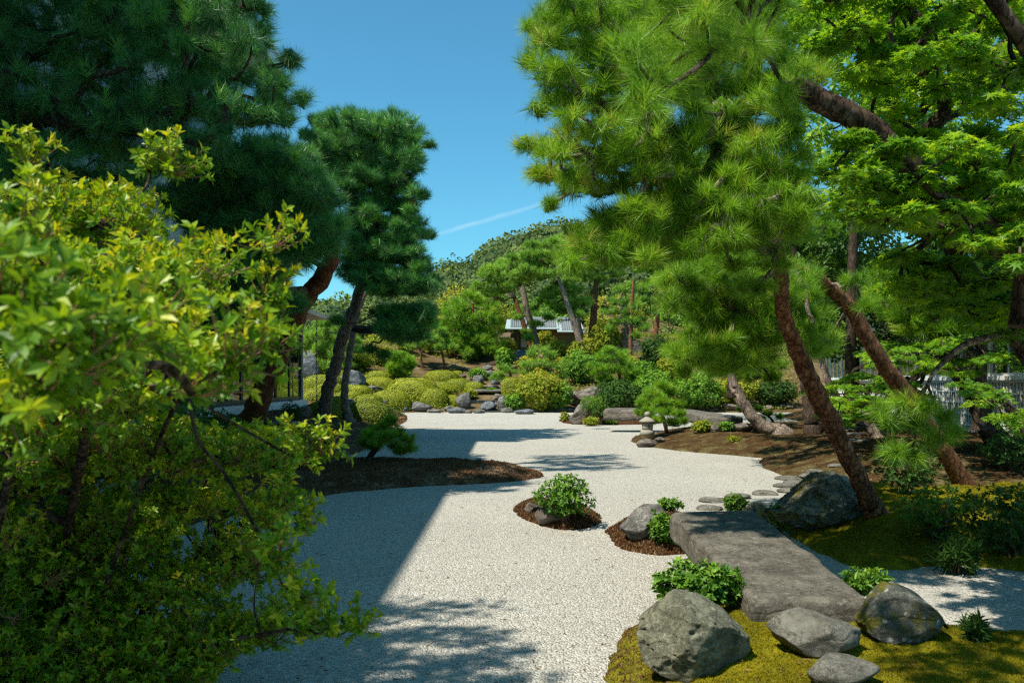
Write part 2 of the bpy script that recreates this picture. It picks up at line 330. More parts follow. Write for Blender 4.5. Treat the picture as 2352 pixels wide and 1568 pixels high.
K['clay'] = plain_mat('brown_clay_wall', (0.27, 0.185, 0.095), 0.9, 0.12, 4)
K['wood'] = plain_mat('weathered_wood', (0.12, 0.085, 0.055), 0.85, 0.3, 8)
K['bridge_wood'] = plain_mat('grey_bridge_deck', (0.17, 0.145, 0.115), 0.85, 0.25, 8)
K['paper'] = plain_mat('shoji_paper', (0.55, 0.55, 0.48), 0.9, 0.05, 3)
K['pane'] = plain_mat('grey_lattice_pane', (0.13, 0.14, 0.15), 0.35, 0.15, 2, 0.5)
K['dark'] = plain_mat('dark_interior', (0.03, 0.032, 0.03), 0.9, 0.2, 2)
K['concrete'] = plain_mat('beige_plinth', (0.45, 0.39, 0.3), 0.9, 0.1, 4)
# ------------------------------------------------------------------ ground shape
def sdist(px, py, poly):
    """signed distance to a polygon, positive inside"""
    d = np.full(px.shape, 1e9); ins = np.zeros(px.shape, bool); n = len(poly)
    for i in range(n):
        ax, ay = poly[i]; bx, by = poly[(i + 1) % n]
        ex, ey = bx - ax, by - ay; t = np.clip(((px - ax) * ex + (py - ay) * ey) / (ex * ex + ey * ey + 1e-12), 0, 1)
        d = np.minimum(d, np.hypot(px - ax - t * ex, py - ay - t * ey))
        if abs(by - ay) > 1e-12:
            ins ^= ((ay > py) != (by > py)) & (px < (bx - ax) * (py - ay) / (by - ay) + ax)
    return np.where(ins, d, -d)
def smooth01(t): t = np.clip(t, 0, 1); return t * t * (3 - 2 * t)
def gpoly(pts, k=5):
    w = [G(x, y)[:2] for x, y in pts]; w = [(a[0], a[1], 0) for a in w]
    w.append(w[0]); s = spline(w, k)[:-1, :2]
    return s
def terrain(x, y):
    x = np.asarray(x, float); y = np.asarray(y, float)
    y0 = 54.0 - 5.5 * smooth01((-x - 5) / 7)
    t = np.maximum(y - y0, 0); z = -0.16 + 0.22 * np.minimum(t, 24) + 0.05 * np.maximum(t - 24, 0)
    z = z + 0.9 * smooth01((x - 2) / 8) * smooth01((y - 57) / 8) * 1.0
    n = fbm(np.stack([np.ravel(x) * 0.35, np.ravel(y) * 0.35, np.zeros(x.size)], -1), 3).reshape(x.shape)
    return z + n * 0.22 * np.clip(t / 3, 0, 1)
MOUNDS = {}
def mz(name, x, y):
    m = MOUNDS[name]; x = np.asarray(x, float); y = np.asarray(y, float)
    sd = sdist(x, y, m['poly']) ; sh = x.shape
    nn = np.stack([np.ravel(x), np.ravel(y), np.zeros(x.size)], -1)
    sd = sd + (0.05 * vnoise(nn * 3.1) + 0.025 * vnoise(nn * 11)).reshape(sh) * m.get('rag', 1)
    z = m['e'] * np.clip(sd / 0.10, -1, 1) + (m['h'] - m['e']) * smooth01(sd / m['f'])
    if 'bump' in m:
        for bx, by, br, bh in m['bump']: z = z + bh * np.exp(-((x - bx) ** 2 + (y - by) ** 2) / br ** 2) * (sd > 0)
    n = fbm(nn * 0.9, 3).reshape(sh) * m.get('n', 0.05)
    fine = (np.abs(vnoise(nn * 7)) * 0.03 + vnoise(nn * 19) * 0.008).reshape(sh) if m['mat'] != 'moss_bank' else vnoise(nn * 9).reshape(sh) * 0.015
    return np.where(sd > 0, z + (n + fine) * np.clip(sd / 0.4, 0, 1), np.maximum(sd * 1.2, -0.14)), sd
MDEF = dict(
 long_mound=dict(px=[(330, 1250), (440, 1205), (560, 1172), (640, 1155), (700, 1145), (800, 1131), (900, 1121), (1000, 1115), (1100, 1111), (1200, 1104), (1247, 1092), (1200, 1083), (1100, 1075), (1000, 1071), (900, 1069), (760, 1071), (600, 1076), (450, 1086), (330, 1110), (250, 1180)], h=0.27, e=0.07, f=1.1, n=0.04, mat='moss_brown'),
 left_bank=dict(px=[(300, 1100), (450, 1082), (560, 1074), (690, 1060), (775, 1052), (830, 1036), (870, 1015), (905, 985), (935, 964), (925, 952), (860, 944), (700, 940), (500, 942), (300, 945), (100, 960), (0, 1010), (120, 1080)], h=0.78, e=0.08, f=4.2, n=0.10, mat='moss_brown', res=0.16),
 right_bank=dict(px=[(1448, 1015), (1480, 1023), (1550, 1034), (1650, 1043), (1722, 1049), (1752, 1053), (1745, 1060), (1757, 1076), (1800, 1092), (1850, 1101), (1920, 1108), (2000, 1112), (2100, 1124), (2352, 1140), (2800, 1150), (3100, 1040), (2900, 955), (2352, 945), (2100, 948), (2000, 962), (1900, 970), (1790, 985), (1700, 988), (1600, 994), (1540, 998), (1460, 1004)], h=0.42, e=0.07, f=2.2, n=0.10, mat='moss_bank', res=0.14),
 rock_island=dict(px=[(1752, 1192), (1800, 1216), (1870, 1262), (1950, 1300), (2040, 1311), (2130, 1302), (2200, 1300), (2352, 1312), (2620, 1340), (2700, 1200), (2352, 1148), (2160, 1150), (2110, 1158), (2040, 1140), (2000, 1128), (1900, 1126), (1820, 1150), (1770, 1172)], h=0.42, e=0.08, f=1.3, n=0.07, mat='moss_green', res=0.06),
 front_bank=dict(px=[(1385, 1600), (1400, 1545), (1411, 1492), (1440, 1456), (1490, 1431), (1545, 1420), (1640, 1405), (1760, 1396), (1900, 1396), (2040, 1410), (2130, 1445), (2225, 1466), (2352, 1482), (2640, 1530), (2700, 1900), (2300, 2300), (1400, 2200), (1340, 1800)], h=0.26, e=0.07, f=0.9, n=0.05, mat='moss_green', res=0.04),
 bush_island=dict(px=[(1180, 1170), (1192, 1188), (1240, 1205), (1300, 1216), (1350, 1213), (1380, 1198), (1368, 1184), (1310, 1172), (1280, 1160), (1235, 1156), (1200, 1159)], h=0.13, e=0.05, f=0.35, n=0.02, mat='moss_dark', res=0.04),
 bridge_island=dict(px=[(1392, 1222), (1402, 1242), (1440, 1261), (1500, 1271), (1560, 1273), (1610, 1262), (1620, 1230), (1570, 1190), (1500, 1185), (1430, 1200)], h=0.13, e=0.06, f=0.35, n=0.02, mat='moss_dark', res=0.04),
 far_island=dict(px=[(1282, 965), (1300, 972), (1360, 976), (1450, 975), (1520, 972), (1510, 962), (1420, 955), (1330, 957)], h=0.2, e=0.07, f=0.6, n=0.03, mat='moss_dark', res=0.1),
 gravel_spit=dict(px=[(1793, 957), (1830, 966), (1900, 973), (2020, 978), (2100, 962), (2020, 946), (1900, 941), (1830, 946)], h=0.45, e=0.07, f=1.8, n=0.05, mat='moss_bank', res=0.16),
 shrub_bank=dict(px=[(-900, 1300), (-300, 1200), (60, 1225), (200, 1290), (300, 1400), (330, 1568), (300, 1900), (200, 2400), (-1200, 2400), (-1600, 1600)], h=0.3, e=0.06, f=0.8, n=0.05, mat='moss_brown', res=0.08),
)
for k, m in MDEF.items(): m['poly'] = gpoly(m['px']); MOUNDS[k] = m
def gz(x, y):
    x = np.atleast_1d(np.asarray(x, float)); y = np.atleast_1d(np.asarray(y, float))
    z = np.maximum(np.where(y < 57.0, 0.0, -1.0), terrain(x, y))
    for k in MOUNDS: z = np.maximum(z, mz(k, x, y)[0])
    return z
_D = np.concatenate([np.arange(3.5, 20, 0.02), np.arange(20, 100, 0.06)])
def hit(x, y):
    """first point of the ground seen along the line through that spot of the picture"""
    p = np.stack([(x - CX) / F * _D, _D, CH - (y - HZ) / F * _D], -1)
    b = np.nonzero(p[:, 2] <= gz(p[:, 0], p[:, 1]))[0]
    return p[b[0]] if len(b) else p[-1]

def grid_mesh(name, x0, x1, y0, y1, nx, ny, zf, mat, keep=None):
    X, Y = np.meshgrid(np.linspace(x0, x1, nx), np.linspace(y0, y1, ny)); Z, kp = zf(X, Y)
    v = np.stack([X, Y, Z], -1).reshape(-1, 3); i = np.arange(ny - 1)[:, None] * nx + np.arange(nx - 1)[None, :]
    q = np.stack([i, i + 1, i + nx + 1, i + nx], -1).reshape(-1, 4)
    if kp is not None:
        k = kp.reshape(-1); q = q[k[q].any(1)]
        us = np.unique(q); re = np.full(len(v), -1); re[us] = np.arange(len(us)); v = v[us]; q = re[q]
    return MB().add(v, quads=q).build(name, mat, smooth=True)

# ------------------------------------------------------------------ needles and leaves
def needles(mb, pos, dr, rng, L, w, k, shoot=0.7, cone=(0.5, 0.95), tone=None):
    n = len(pos); t = rng.random((n, k)); base = pos[:, None, :] - dr[:, None, :] * (t * L * shoot)[..., None]
    r = rng.normal(size=(n, k, 3)); r -= (r * dr[:, None, :]).sum(-1, keepdims=True) * dr[:, None, :]; r = unit(r)
    a = cone[0] + (cone[1] - cone[0]) * t
    nd = dr[:, None, :] * np.cos(a)[..., None] + r * np.sin(a)[..., None]
    ln = L * rng.uniform(0.75, 1.1, (n, k))
    side = unit(np.cross(nd, rng.normal(size=(n, k, 3)))) * (w * 0.5)
    tip = base + nd * ln[..., None]; tip[..., 2] -= ln * 0.06
    v = np.stack([base - side, base + side, tip], 2).reshape(-1, 3)
    tn = (np.asarray(tone if tone is not None else rng.normal(0.5, 0.18, n))[:, None] + rng.normal(0, 0.07, (n, k))).reshape(-1)
    mb.add(v, tris=np.arange(len(v)).reshape(-1, 3), tone=np.clip(tn, 0, 1))

def _star():
    ang = [0, 21, 42, 62, 82, 102, 128]; ln = [1.0, 0.34, 0.92, 0.32, 0.72, 0.28, 0.42]
    r = [(math.cos(math.radians(a)) * l, math.sin(math.radians(a)) * l) for a, l in zip(ang, ln)]
    pts = [(x, -y) for x, y in reversed(r[1:])] + r
    v = [(0.0, 0.0, 0.03)] + [(x, y, -0.10 * (x * x + y * y)) for x, y in pts]
    return np.array(v), [(0, i, i + 1) for i in range(1, len(pts))]
SHAPES = dict(
 diamond=(np.array([(0, 0, 0), (.45, -.5, .07), (1, 0, -.08), (.45, .5, .07)]), [(0, 1, 2), (0, 2, 3)]),
 oval=(np.array([(0, 0, 0), (.22, -.34, .05), (.58, -.48, .05), (1, 0, -.12), (.58, .48, .05), (.22, .34, .05), (.5, 0, -.02)]),
       [(0, 1, 6), (1, 2, 6), (2, 3, 6), (3, 4, 6), (4, 5, 6), (5, 0, 6)]),
 star=_star())
def leaves(mb, pos, ax, nr, L, W, rng, shape='diamond', tone=None):
    n = len(pos); tv, tf = SHAPES[shape]; ax = unit(ax); b = unit(np.cross(nr, ax)); c = np.cross(ax, b)
    L = np.broadcast_to(np.asarray(L, float), (n,)); W = np.broadcast_to(np.asarray(W, float), (n,))
    v = (pos[:, None, :] + ax[:, None, :] * (tv[None, :, 0] * L[:, None])[..., None] + b[:, None, :] * (tv[None, :, 1] * W[:, None])[..., None]
         + c[:, None, :] * (tv[None, :, 2] * L[:, None])[..., None])
    f = np.asarray(tf)[None] + (np.arange(n) * len(tv))[:, None, None]
    tn = np.repeat(np.clip(tone if tone is not None else rng.normal(0.5, 0.2, n), 0, 1), len(tf))
    mb.add(v.reshape(-1, 3), tris=f.reshape(-1, 3), tone=tn)
def whorls(mb, pos, dr, rng, L, W, k, shape='oval', open_=1.0, tone=None):
    """k leaves in a ring at each twig tip"""
    n = len(pos); ref = unit(np.cross(dr, rng.normal(size=(n, 3)))); r2 = np.cross(dr, ref)
    a = (np.arange(k)[None] / k + rng.random((n, 1))) * 2 * math.pi + rng.normal(0, 0.3, (n, k))
    o = ref[:, None] * np.cos(a)[..., None] + r2[:, None] * np.sin(a)[..., None]
    e = rng.uniform(0.25, 0.9, (n, k, 1)) * open_
    ax = unit(o * np.sin(e + 0.35) + dr[:, None] * np.cos(e + 0.35)); nr = unit(dr[:, None] * 1.0 - o * 0.4 + rng.normal(0, 0.25, (n, k, 3)))
    p = np.repeat(pos[:, None], k, 1) - dr[:, None] * rng.uniform(0, 0.5, (n, k, 1)) * L
    ll = L * rng.uniform(0.65, 1.15, (n, k)); tn = None
    if tone is not None: tn = (np.asarray(tone)[:, None] + rng.normal(0, 0.1, (n, k))).ravel()
    leaves(mb, p.reshape(-1, 3), ax.reshape(-1, 3), nr.reshape(-1, 3), ll.ravel(), ll.ravel() * W / L, rng, shape, tn)

def inpoly(x, y, poly): return sdist(np.atleast_1d(float(x)) if np.isscalar(x) else x, np.atleast_1d(float(y)) if np.isscalar(y) else y, [tuple(p) for p in poly])
def fill(poly, n, r, d0, d1, rng, edge=0.55):
    """n foliage pads spread through a crown: outline in the picture, real distances between d0 and d1"""
    poly = [tuple(map(float, p)) for p in poly]; xs = [p[0] for p in poly]; ys = [p[1] for p in poly]; out = []; tries = 0; md = r * 1.0
    while len(out) < n and tries < 6000:
        tries += 1
        if tries % 400 == 0: md *= 0.9
        x = rng.uniform(min(xs), max(xs)); y = rng.uniform(min(ys), max(ys))
        if inpoly(x, y, poly)[0] < r * edge: continue
        d = rng.uniform(d0, d1)
        if all(math.hypot(x - a, y - b) > md or abs(d - c) > S(r, d) * 1.6 for a, b, c, _ in out): out.append((x, y, d, r * rng.uniform(0.75, 1.2)))
    return out

def limbs(mb, src, pads, rng, r_unit, sag=0.0, n=6, taper_min=0.006):
    """branches from the trunk out to every pad, grown pad to pad like a tree"""
    src = np.asarray(src); pts = np.asarray(pads); N = len(pts)
    par = np.full(N, -1); from_src = np.zeros((N, 3)); done = np.zeros(N, bool)
    ds = np.linalg.norm(pts[:, None] - src[None], axis=-1); cost = ds.min(1) * 1.0; from_src = src[ds.argmin(1)]; reach = cost.copy()
    order = []
    base = np.zeros(N)
    for _ in range(N):
        c = np.where(done, 1e9, cost); i = int(c.argmin()); done[i] = True; order.append(i)
        base[i] = (base[par[i]] if par[i] >= 0 else 0) + np.linalg.norm(pts[i] - (pts[par[i]] if par[i] >= 0 else from_src[i]))
        dd = np.linalg.norm(pts - pts[i], axis=1) + 0.35 * base[i]; better = (~done) & (dd < cost); cost[better] = dd[better]; par[better] = i
    cnt = np.ones(N)
    for i in reversed(order):
        if par[i] >= 0: cnt[par[i]] += cnt[i]
    for i in order:
        a = pts[par[i]] if par[i] >= 0 else from_src[i]; b = pts[i]; ln = np.linalg.norm(b - a)
        r0 = r_unit * math.sqrt(cnt[i] + 0.5); r1 = r_unit * math.sqrt(max(cnt[i] - 0.5, 0.4))
        m = [a] + [a + (b - a) * t + rng.normal(0, 0.07 * ln, 3) + np.array((0, 0, -sag * ln * math.sin(math.pi * t))) for t in (0.33, 0.67)] + [b]
        p = spline(m, 3); add_tube(mb, p, np.linspace(max(r0, taper_min), max(r1, taper_min * 0.8), len(p)), n, cap=False)

def pine_pads(mb, wd, pads, rng, L, w, tufts, k, flat=0.55, up=0.7, twig=0.005, twigs=0.5, tone0=0.5):
    for c, R in pads:
        q = randunit(tufts, rng) * (rng.uniform(0.1, 1.0, (tufts, 1)) ** 0.5); sc = np.array((R, R, R * flat)); p = c + q * sc
        dr = unit(q / np.array((1, 1, flat)) * 0.9 + np.array((0, 0, up)) + rng.normal(0, 0.25, (tufts, 3)))
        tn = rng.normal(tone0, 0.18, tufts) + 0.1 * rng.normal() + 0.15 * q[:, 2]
        needles(mb, p, dr, rng, L, w, k, tone=tn)
        m = int(tufts * twigs)
        if m and wd is not None:
            a = c + (p[:m] - c) * 0.12 - np.array((0, 0, R * flat * 0.25)); b = p[:m] - dr[:m] * L * 0.4
            sd = unit(np.cross(b - a, rng.normal(size=(m, 3)))) * twig; s2 = unit(np.cross(b - a, sd)) * twig
            v = np.stack([a + sd, a - sd * .5 + s2 * .87, a - sd * .5 - s2 * .87, b], 1).reshape(-1, 3)
            i = np.arange(m)[:, None, None] * 4; wd.add(v, tris=(np.array([(0, 1, 3), (1, 2, 3), (2, 0, 3)])[None] + i).reshape(-1, 3))

def trunk_path(tr, d0, d1):
    n = len(tr); ds = np.linspace(d0, d1, n) if np.isscalar(d1) else d1
    pts = [P(x, y, d) for (x, y, w), d in zip(tr, ds)]; rad = [S(w, d) / 2 for (x, y, w), d in zip(tr, ds)]
    return np.array(pts), np.array(rad)

def pine(label, trunk, crowns, seed, d0=None, d1=None, mat='pine', bark='bark_red', L=0.2, w=0.004, k=45, tufts=60, flat=0.55, up=0.6, group=None, name='pine_tree', cat='pine tree',
         rlimb=0.02, limb_from=0.45, src_px=None, twig=0.004, tsides=14, extra_trunks=(), twigs=0.5, stub=None):
    rng = np.random.default_rng(seed)
    if d0 is None: h = hit(trunk[0][0], trunk[0][1]); d0 = h[1]
    if d1 is None: d1 = d0
    tp, trd = trunk_path(trunk, d0, d1); base = tp[0].copy()
    root = thing(name, base, label, cat, group)
    tmb = MB(); lm = MB(); nb = MB()
    def one(tp, trd):
        p0 = tp[0] - (tp[1] - tp[0]) / max(np.linalg.norm(tp[1] - tp[0]), 1e-6) * 0.12 - np.array((0, 0, 0.32))
        sp = spline(np.vstack([p0, tp]), 7); rs = spline(np.stack([np.r_[trd[0] * 1.7, trd]] * 3, 1), 7)[:, 0]
        nn = fbm(np.c_[np.arange(len(sp)) * .7, np.zeros(len(sp)), np.full(len(sp), seed)], 2)[:, None] * rs[:, None] * 0.25
        sp = sp + np.array((1, .6, .3)) * nn
        add_tube(tmb, sp - base, np.maximum(rs, 0.004), tsides, rough=0.05, rng=rng); return sp
    sp = one(tp, trd); srcs = [sp[int(len(sp) * limb_from):]]
    for et, ed0, ed1 in extra_trunks:
        a, b = trunk_path(et, ed0, ed1); s2 = one(a, b); srcs.append(s2[len(s2) // 3:])
    if src_px: srcs.append(np.array([P(*q) for q in src_px]))
    src = np.concatenate(srcs); pads = []
    for cr in crowns:
        if 'pads' in cr: fl = [(x, y, d, r) for x, y, d, r in cr['pads']]
        else: fl = fill(cr['poly'], cr['n'], cr['r'], cr['d0'], cr['d1'], rng, cr.get('edge', 0.55))
        for x, y, d, r in fl: pads.append((P(x, y, d), S(r, d)))
    cs = np.array([p[0] for p in pads])
    limbs(lm, src - base, cs - base - np.array([(0, 0, p[1] * flat * 0.3) for p in pads]), rng, rlimb, 0.05)
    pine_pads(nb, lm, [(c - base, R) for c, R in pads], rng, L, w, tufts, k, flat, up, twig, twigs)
    tmb.build('trunk', K[bark], root, smooth=True); lm.build('branches', K['bark_dark' if bark != 'bark_red' else 'bark_grey'], root); nb.build('crown', K[mat], root)
    return root

def broad_tree(label, trunk, crowns, seed, d0=None, d1=None, mat='green', bark='bark_dark', L=0.1, W=0.06, per=120, shape='diamond', flat=0.5, group=None, name='broadleaf_tree', cat='tree',
               rlimb=0.015, limb_from=0.4, layered=0.0, extra_trunks=(), open_=1.0, tsides=12):
    rng = np.random.default_rng(seed)
    if d0 is None: h = hit(trunk[0][0], trunk[0][1]); d0 = h[1]
    if d1 is None: d1 = d0
    tp, trd = trunk_path(trunk, d0, d1); base = tp[0].copy(); root = thing(name, base, label, cat, group)
    tmb = MB(); lm = MB(); nb = MB(); srcs = []
    for a, b in [(tp, trd)] + [trunk_path(*e) for e in extra_trunks]:
        p0 = a[0] - unit(a[1] - a[0]) * 0.25; sp = spline(np.vstack([p0, a]), 6); rs = spline(np.stack([np.r_[b[0] * 1.2, b]] * 3, 1), 6)[:, 0]
        add_tube(tmb, sp - base, np.maximum(rs, 0.004), tsides, rough=0.05, rng=rng); srcs.append(sp[int(len(sp) * limb_from):])
    pads = []
    for cr in crowns:
        fl = cr['pads'] if 'pads' in cr else fill(cr['poly'], cr['n'], cr['r'], cr['d0'], cr['d1'], rng, cr.get('edge', 0.5))
        pads += [(P(x, y, d), S(r, d)) for x, y, d, r in fl]
    cs = np.array([p[0] for p in pads]); limbs(lm, np.concatenate(srcs) - base, cs - base, rng, rlimb, 0.02, 5, 0.004)
    for c, R in pads:
        q = randunit(per, rng) * (rng.uniform(0.05, 1, (per, 1)) ** 0.45); p = c - base + q * np.array((R, R, R * flat))
        if layered:
            s = rng.normal(0, 0.10, 2); p[:, 2] = c[2] - base[2] + (p[:, 2] - c[2] + base[2]) * (1 - layered) + (q[:, :2] * R) @ s - 0.18 * R * (q[:, :2] ** 2).sum(1)
            ax = unit(np.c_[q[:, :2] + rng.normal(0, 0.5, (per, 2)), -0.25 + rng.normal(0, 0.25, per)]); nr = unit(np.array((0, 0, 1.0)) + rng.normal(0, 0.38, (per, 3)))
        else:
            ax = unit(q + rng.normal(0, 0.6, (per, 3)) + np.array((0, 0, -0.1))); nr = unit(q * 0.8 + np.array((0, 0, 0.9)) + rng.normal(0, 0.5, (per, 3)))
        ll = L * rng.uniform(0.6, 1.2, per); leaves(nb, p, ax, nr, ll, ll * W / L, rng, shape, rng.normal(0.5, 0.22, per) + 0.2 * rng.normal() + 0.1 * q[:, 2])
        m = per // 10
        for j in range(m): add_tube(lm, np.array([c - base, c - base + (p[j] - c + base) * 0.55 + rng.normal(0, 0.05 * R, 3), p[j]]), np.array((0.006, 0.004, 0.002)) * (1 + R), 3, cap=False)
    tmb.build('trunk', K[bark], root, smooth=True); lm.build('branches', K['bark_dark'], root); nb.build('crown', K[mat], root)
    return root

def shrub(label, x, yb, wpx, hpx, seed, mat='green', L=0.08, W=0.04, n=500, kk=5, shape='diamond', name='shrub', cat='shrub', group=None, d=None, stems=7, hollow=0.25, stem='twig', lean=(0, 0), z=None, round_=0.9, depth=0.8):
    """open shrub: stems rising from one foot, whorls of leaves round their ends"""
    rng = np.random.default_rng(seed)
    b = hit(x, yb) if d is None else P(x, yb, d)
    if z is not None: b[2] = z
    d = b[1]; w = S(wpx, d); h = S(hpx, d); root = thing(name, b, label, cat, group)
    sm = MB(); lf = MB(); c = np.array((lean[0] * h, lean[1] * h, h * 0.55)); R = np.array((w / 2, w / 2 * depth, h * 0.5))
    q = randunit(n, rng) * (hollow + (1 - hollow) * rng.random((n, 1)) ** 0.5)
    lump = 1 + 0.28 * fbm(q * 2.3 + seed, 2)[:, None]
    p = c + q * R * lump; p[:, 2] = np.maximum(p[:, 2], 0.02 * h)
    dr = unit(q * np.array((1, 1, 0.8)) + np.array((0, 0, 0.65)) + rng.normal(0, 0.3, (n, 3)))
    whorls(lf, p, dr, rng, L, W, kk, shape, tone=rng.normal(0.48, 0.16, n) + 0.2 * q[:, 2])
    for j in range(stems * 3):
        e = p[rng.integers(n)]; s = np.array((rng.normal(0, 0.06 * w), rng.normal(0, 0.06 * w), -0.03))
        mid = s + (e - s) * 0.5 + np.array((0, 0, 0.12 * h)) + rng.normal(0, 0.04 * h, 3)
        sp = spline([s, mid, e], 4); add_tube(sm, sp, np.linspace(0.012, 0.004, len(sp)) * max(min(h, 2.0), 0.35), 4, cap=False)
    sm.build('stems', K[stem], root); lf.build('foliage', K[mat], root); return root

def dome(label, cx, ytop, yb, wpx, seed, mat='azalea', leaf=0.075, dens=1.0, squash=1.0, rough=0.05, name='clipped_azalea', group='clipped azalea domes', cat='clipped shrub', tone=0.5, lean=0.0):
    rng = np.random.default_rng(seed); b = hit(cx, yb); d = b[1]; R = S(wpx, d) / 2 * 1.13; ry = R * 0.85
    h = max(S(yb - ytop, d) * 1.0, 0.25)
    c = np.array((b[0], d + ry * 0.9, b[2] - 0.05)); root = thing(name, c, label, cat, group)
    n = int(dens * 11000 * min(max(R, .5), 2.2) ** 1.2)
    q = randunit(n, rng); q[:, 2] = np.abs(q[:, 2]) * 1.12 - 0.12; q = unit(q)
    pw = np.sign(q) * np.abs(q) ** np.array((0.8, 0.8, 0.66))
    lump = 1 + rough * fbm(q * 2.6 + seed * 3.1, 3)[:, None]; p = pw * np.array((R, ry, h)) * lump * 0.93; p[:, 0] += lean * p[:, 2]
    nr = unit(np.sign(q) * np.abs(q) ** np.array((1.2, 1.2, 1.34)) / np.array((R, ry, h))); p = p + nr * rng.normal(0, 0.015, (n, 1))
    ax = unit(np.cross(nr, rng.normal(size=(n, 3))) + nr * rng.uniform(0.0, 0.4, (n, 1))); lf = MB()
    ll = leaf * rng.uniform(0.7, 1.3, n) * min(max(R, 0.7), 1.6) ** 0.3
    leaves(lf, p, ax, unit(nr + rng.normal(0, 0.15, (n, 3))), ll, ll * 0.75, rng, 'diamond', rng.normal(tone - .08, 0.2, n))
    core = MB(); u = np.linspace(0, 2 * math.pi, 33)[:-1]; el = np.linspace(-0.15, math.pi / 2, 12)
    cq = np.stack([(np.cos(el)[:, None] * np.cos(u)), (np.cos(el)[:, None] * np.sin(u)), np.sin(el)[:, None] * np.ones(32)], -1).reshape(-1, 3)
    cl = 1 + rough * fbm(cq * 2.6 + seed * 3.1, 3)[:, None]; cp = np.sign(cq) * np.abs(cq) ** np.array((0.8, 0.8, 0.66)) * np.array((R, ry, h)) * cl * 0.88; cp[:, 0] += lean * cp[:, 2]
    i = np.arange(11)[:, None] * 32; j = np.arange(32)[None]; k2 = (j + 1) % 32
    core.add(cp, quads=np.stack([i + j, i + k2, i + 32 + k2, i + 32 + j], -1).reshape(-1, 4), tone=0.15)
    core.build('inner_twigs', K['dull'], root, smooth=True); lf.build('foliage', K[mat], root); return root

_ICO = {}
def ico(s):
    if s not in _ICO:
        bm = bmesh.new(); bmesh.ops.create_icosphere(bm, subdivisions=s, radius=1); bm.verts.ensure_lookup_table()
        _ICO[s] = (np.array([v.co[:] for v in bm.verts]), np.array([[v.index for v in f.verts] for f in bm.faces])); bm.free()
    return _ICO[s]
def rock(label, cx, ytop, yb, wpx, seed, mat='rock', sub=4, depth=0.8, cuts=11, amp=0.13, fine=0.06, sink=0.12, name='rock', cat='rock', group=None, lean=0.0, flat=None, d=None, ridge=0.0, yaw=0.0, prof=None, pit=0.0):
    rng = np.random.default_rng(seed + 500); b = hit(cx, yb)
    if d is not None: b = P(cx, yb, d); b[2] = gz(b[0], b[1])[0]
    d = b[1]; w = S(wpx, d); dep = w * depth; dc = d + dep * 0.42
    h = flat if flat else max(S(yb - ytop, dc), 0.04)
    v, f = ico(sub); v = v.copy()
    for _ in range(cuts):
        nrm = unit(rng.normal(size=3) + np.array((0, 0, 0.25))); o = rng.uniform(0.6, 0.9); t = np.maximum(v @ nrm - o, 0); v -= nrm * (t * 0.97)[:, None]
    nv = unit(v); v = v * (1 + amp * fbm(v * 1.5 + seed, 3)[:, None] + fine * fbm(v * 5 + seed * 2, 5)[:, None])
    if ridge: v = v * (1 + ridge * (1 - 2 * np.abs(fbm(v * np.array((5, 5, 2.2)) + seed, 3)))[:, None])
    if pit:
        pn = vnoise(v * 9 + seed); v = v * (1 - pit * np.clip(pn - 0.25, 0, 1))[:, None]
    lo, hi = v.min(0), v.max(0); v = (v - (lo + hi) / 2) / ((hi - lo) / 2)
    if prof is not None:
        xs = np.linspace(-1, 1, len(prof)); top = np.interp(v[:, 0], xs, prof); up = v[:, 2] > -0.3; v[:, 2] = np.where(up, -0.3 + (v[:, 2] + 0.3) * (top * 2 - 0.7) / 1.3, v[:, 2])
    x = v[:, 0] * w / 2 + lean * v[:, 2] * h; y = v[:, 1] * dep / 2; hh = h / (1 - sink)
    z = (v[:, 2] + 1) / 2 * hh - hh * sink
    if yaw: x, y = x * math.cos(yaw) - y * math.sin(yaw), x * math.sin(yaw) + y * math.cos(yaw)
    o = MB().add(np.stack([x, y, z], -1) + np.array((b[0], dc, b[2])), tris=f).build(name, K[mat], smooth=True, origin=(b[0], dc, b[2]))
    return tag(o, label, cat, group)
# ================================================================== THE SETTING
def tz(X, Y):
    Z = terrain(X, Y); return Z, None
g = grid_mesh('ground', -160, 160, -30, 420, 321, 451, tz, K['soil']); tag(g, kind='structure')
def gv(X, Y):
    n = fbm(np.stack([X.ravel() * 0.5, Y.ravel() * 0.5, 0 * X.ravel()], -1), 2).reshape(X.shape)
    return n * 0.012, None
g = grid_mesh('gravel', -45, 45, -12, 57.4, 181, 140, gv, K['gravel']); tag(g, kind='structure')
BANKNAMES = dict(long_mound='mossy_mound', left_bank='mossy_bank', right_bank='needle_covered_bank', rock_island='mossy_islet', front_bank='mossy_foreground_bank', bush_island='moss_islet_with_bush',
                 bridge_island='moss_islet_by_bridge', far_island='distant_moss_islet', gravel_spit='mossy_spit', shrub_bank='bank_under_shrub')
for k, m in MOUNDS.items():
    p = m['poly']; r = m.get('res', 0.1); x0, y0 = p.min(0) - 0.3; x1, y1 = p.max(0) + 0.3
    if k == 'shrub_bank': x0 = max(x0, -9)
    if k == 'right_bank': x1 = min(x1, 34)
    def zf(X, Y, k=k, r=r):
        Z, sd = mz(k, X, Y); return Z, sd > -max(0.12, r)
    o = grid_mesh(BANKNAMES[k], x0, x1, y0, y1, int((x1 - x0) / r) + 2, int((y1 - y0) / r) + 2, zf, K[m['mat']]); tag(o, kind='structure')

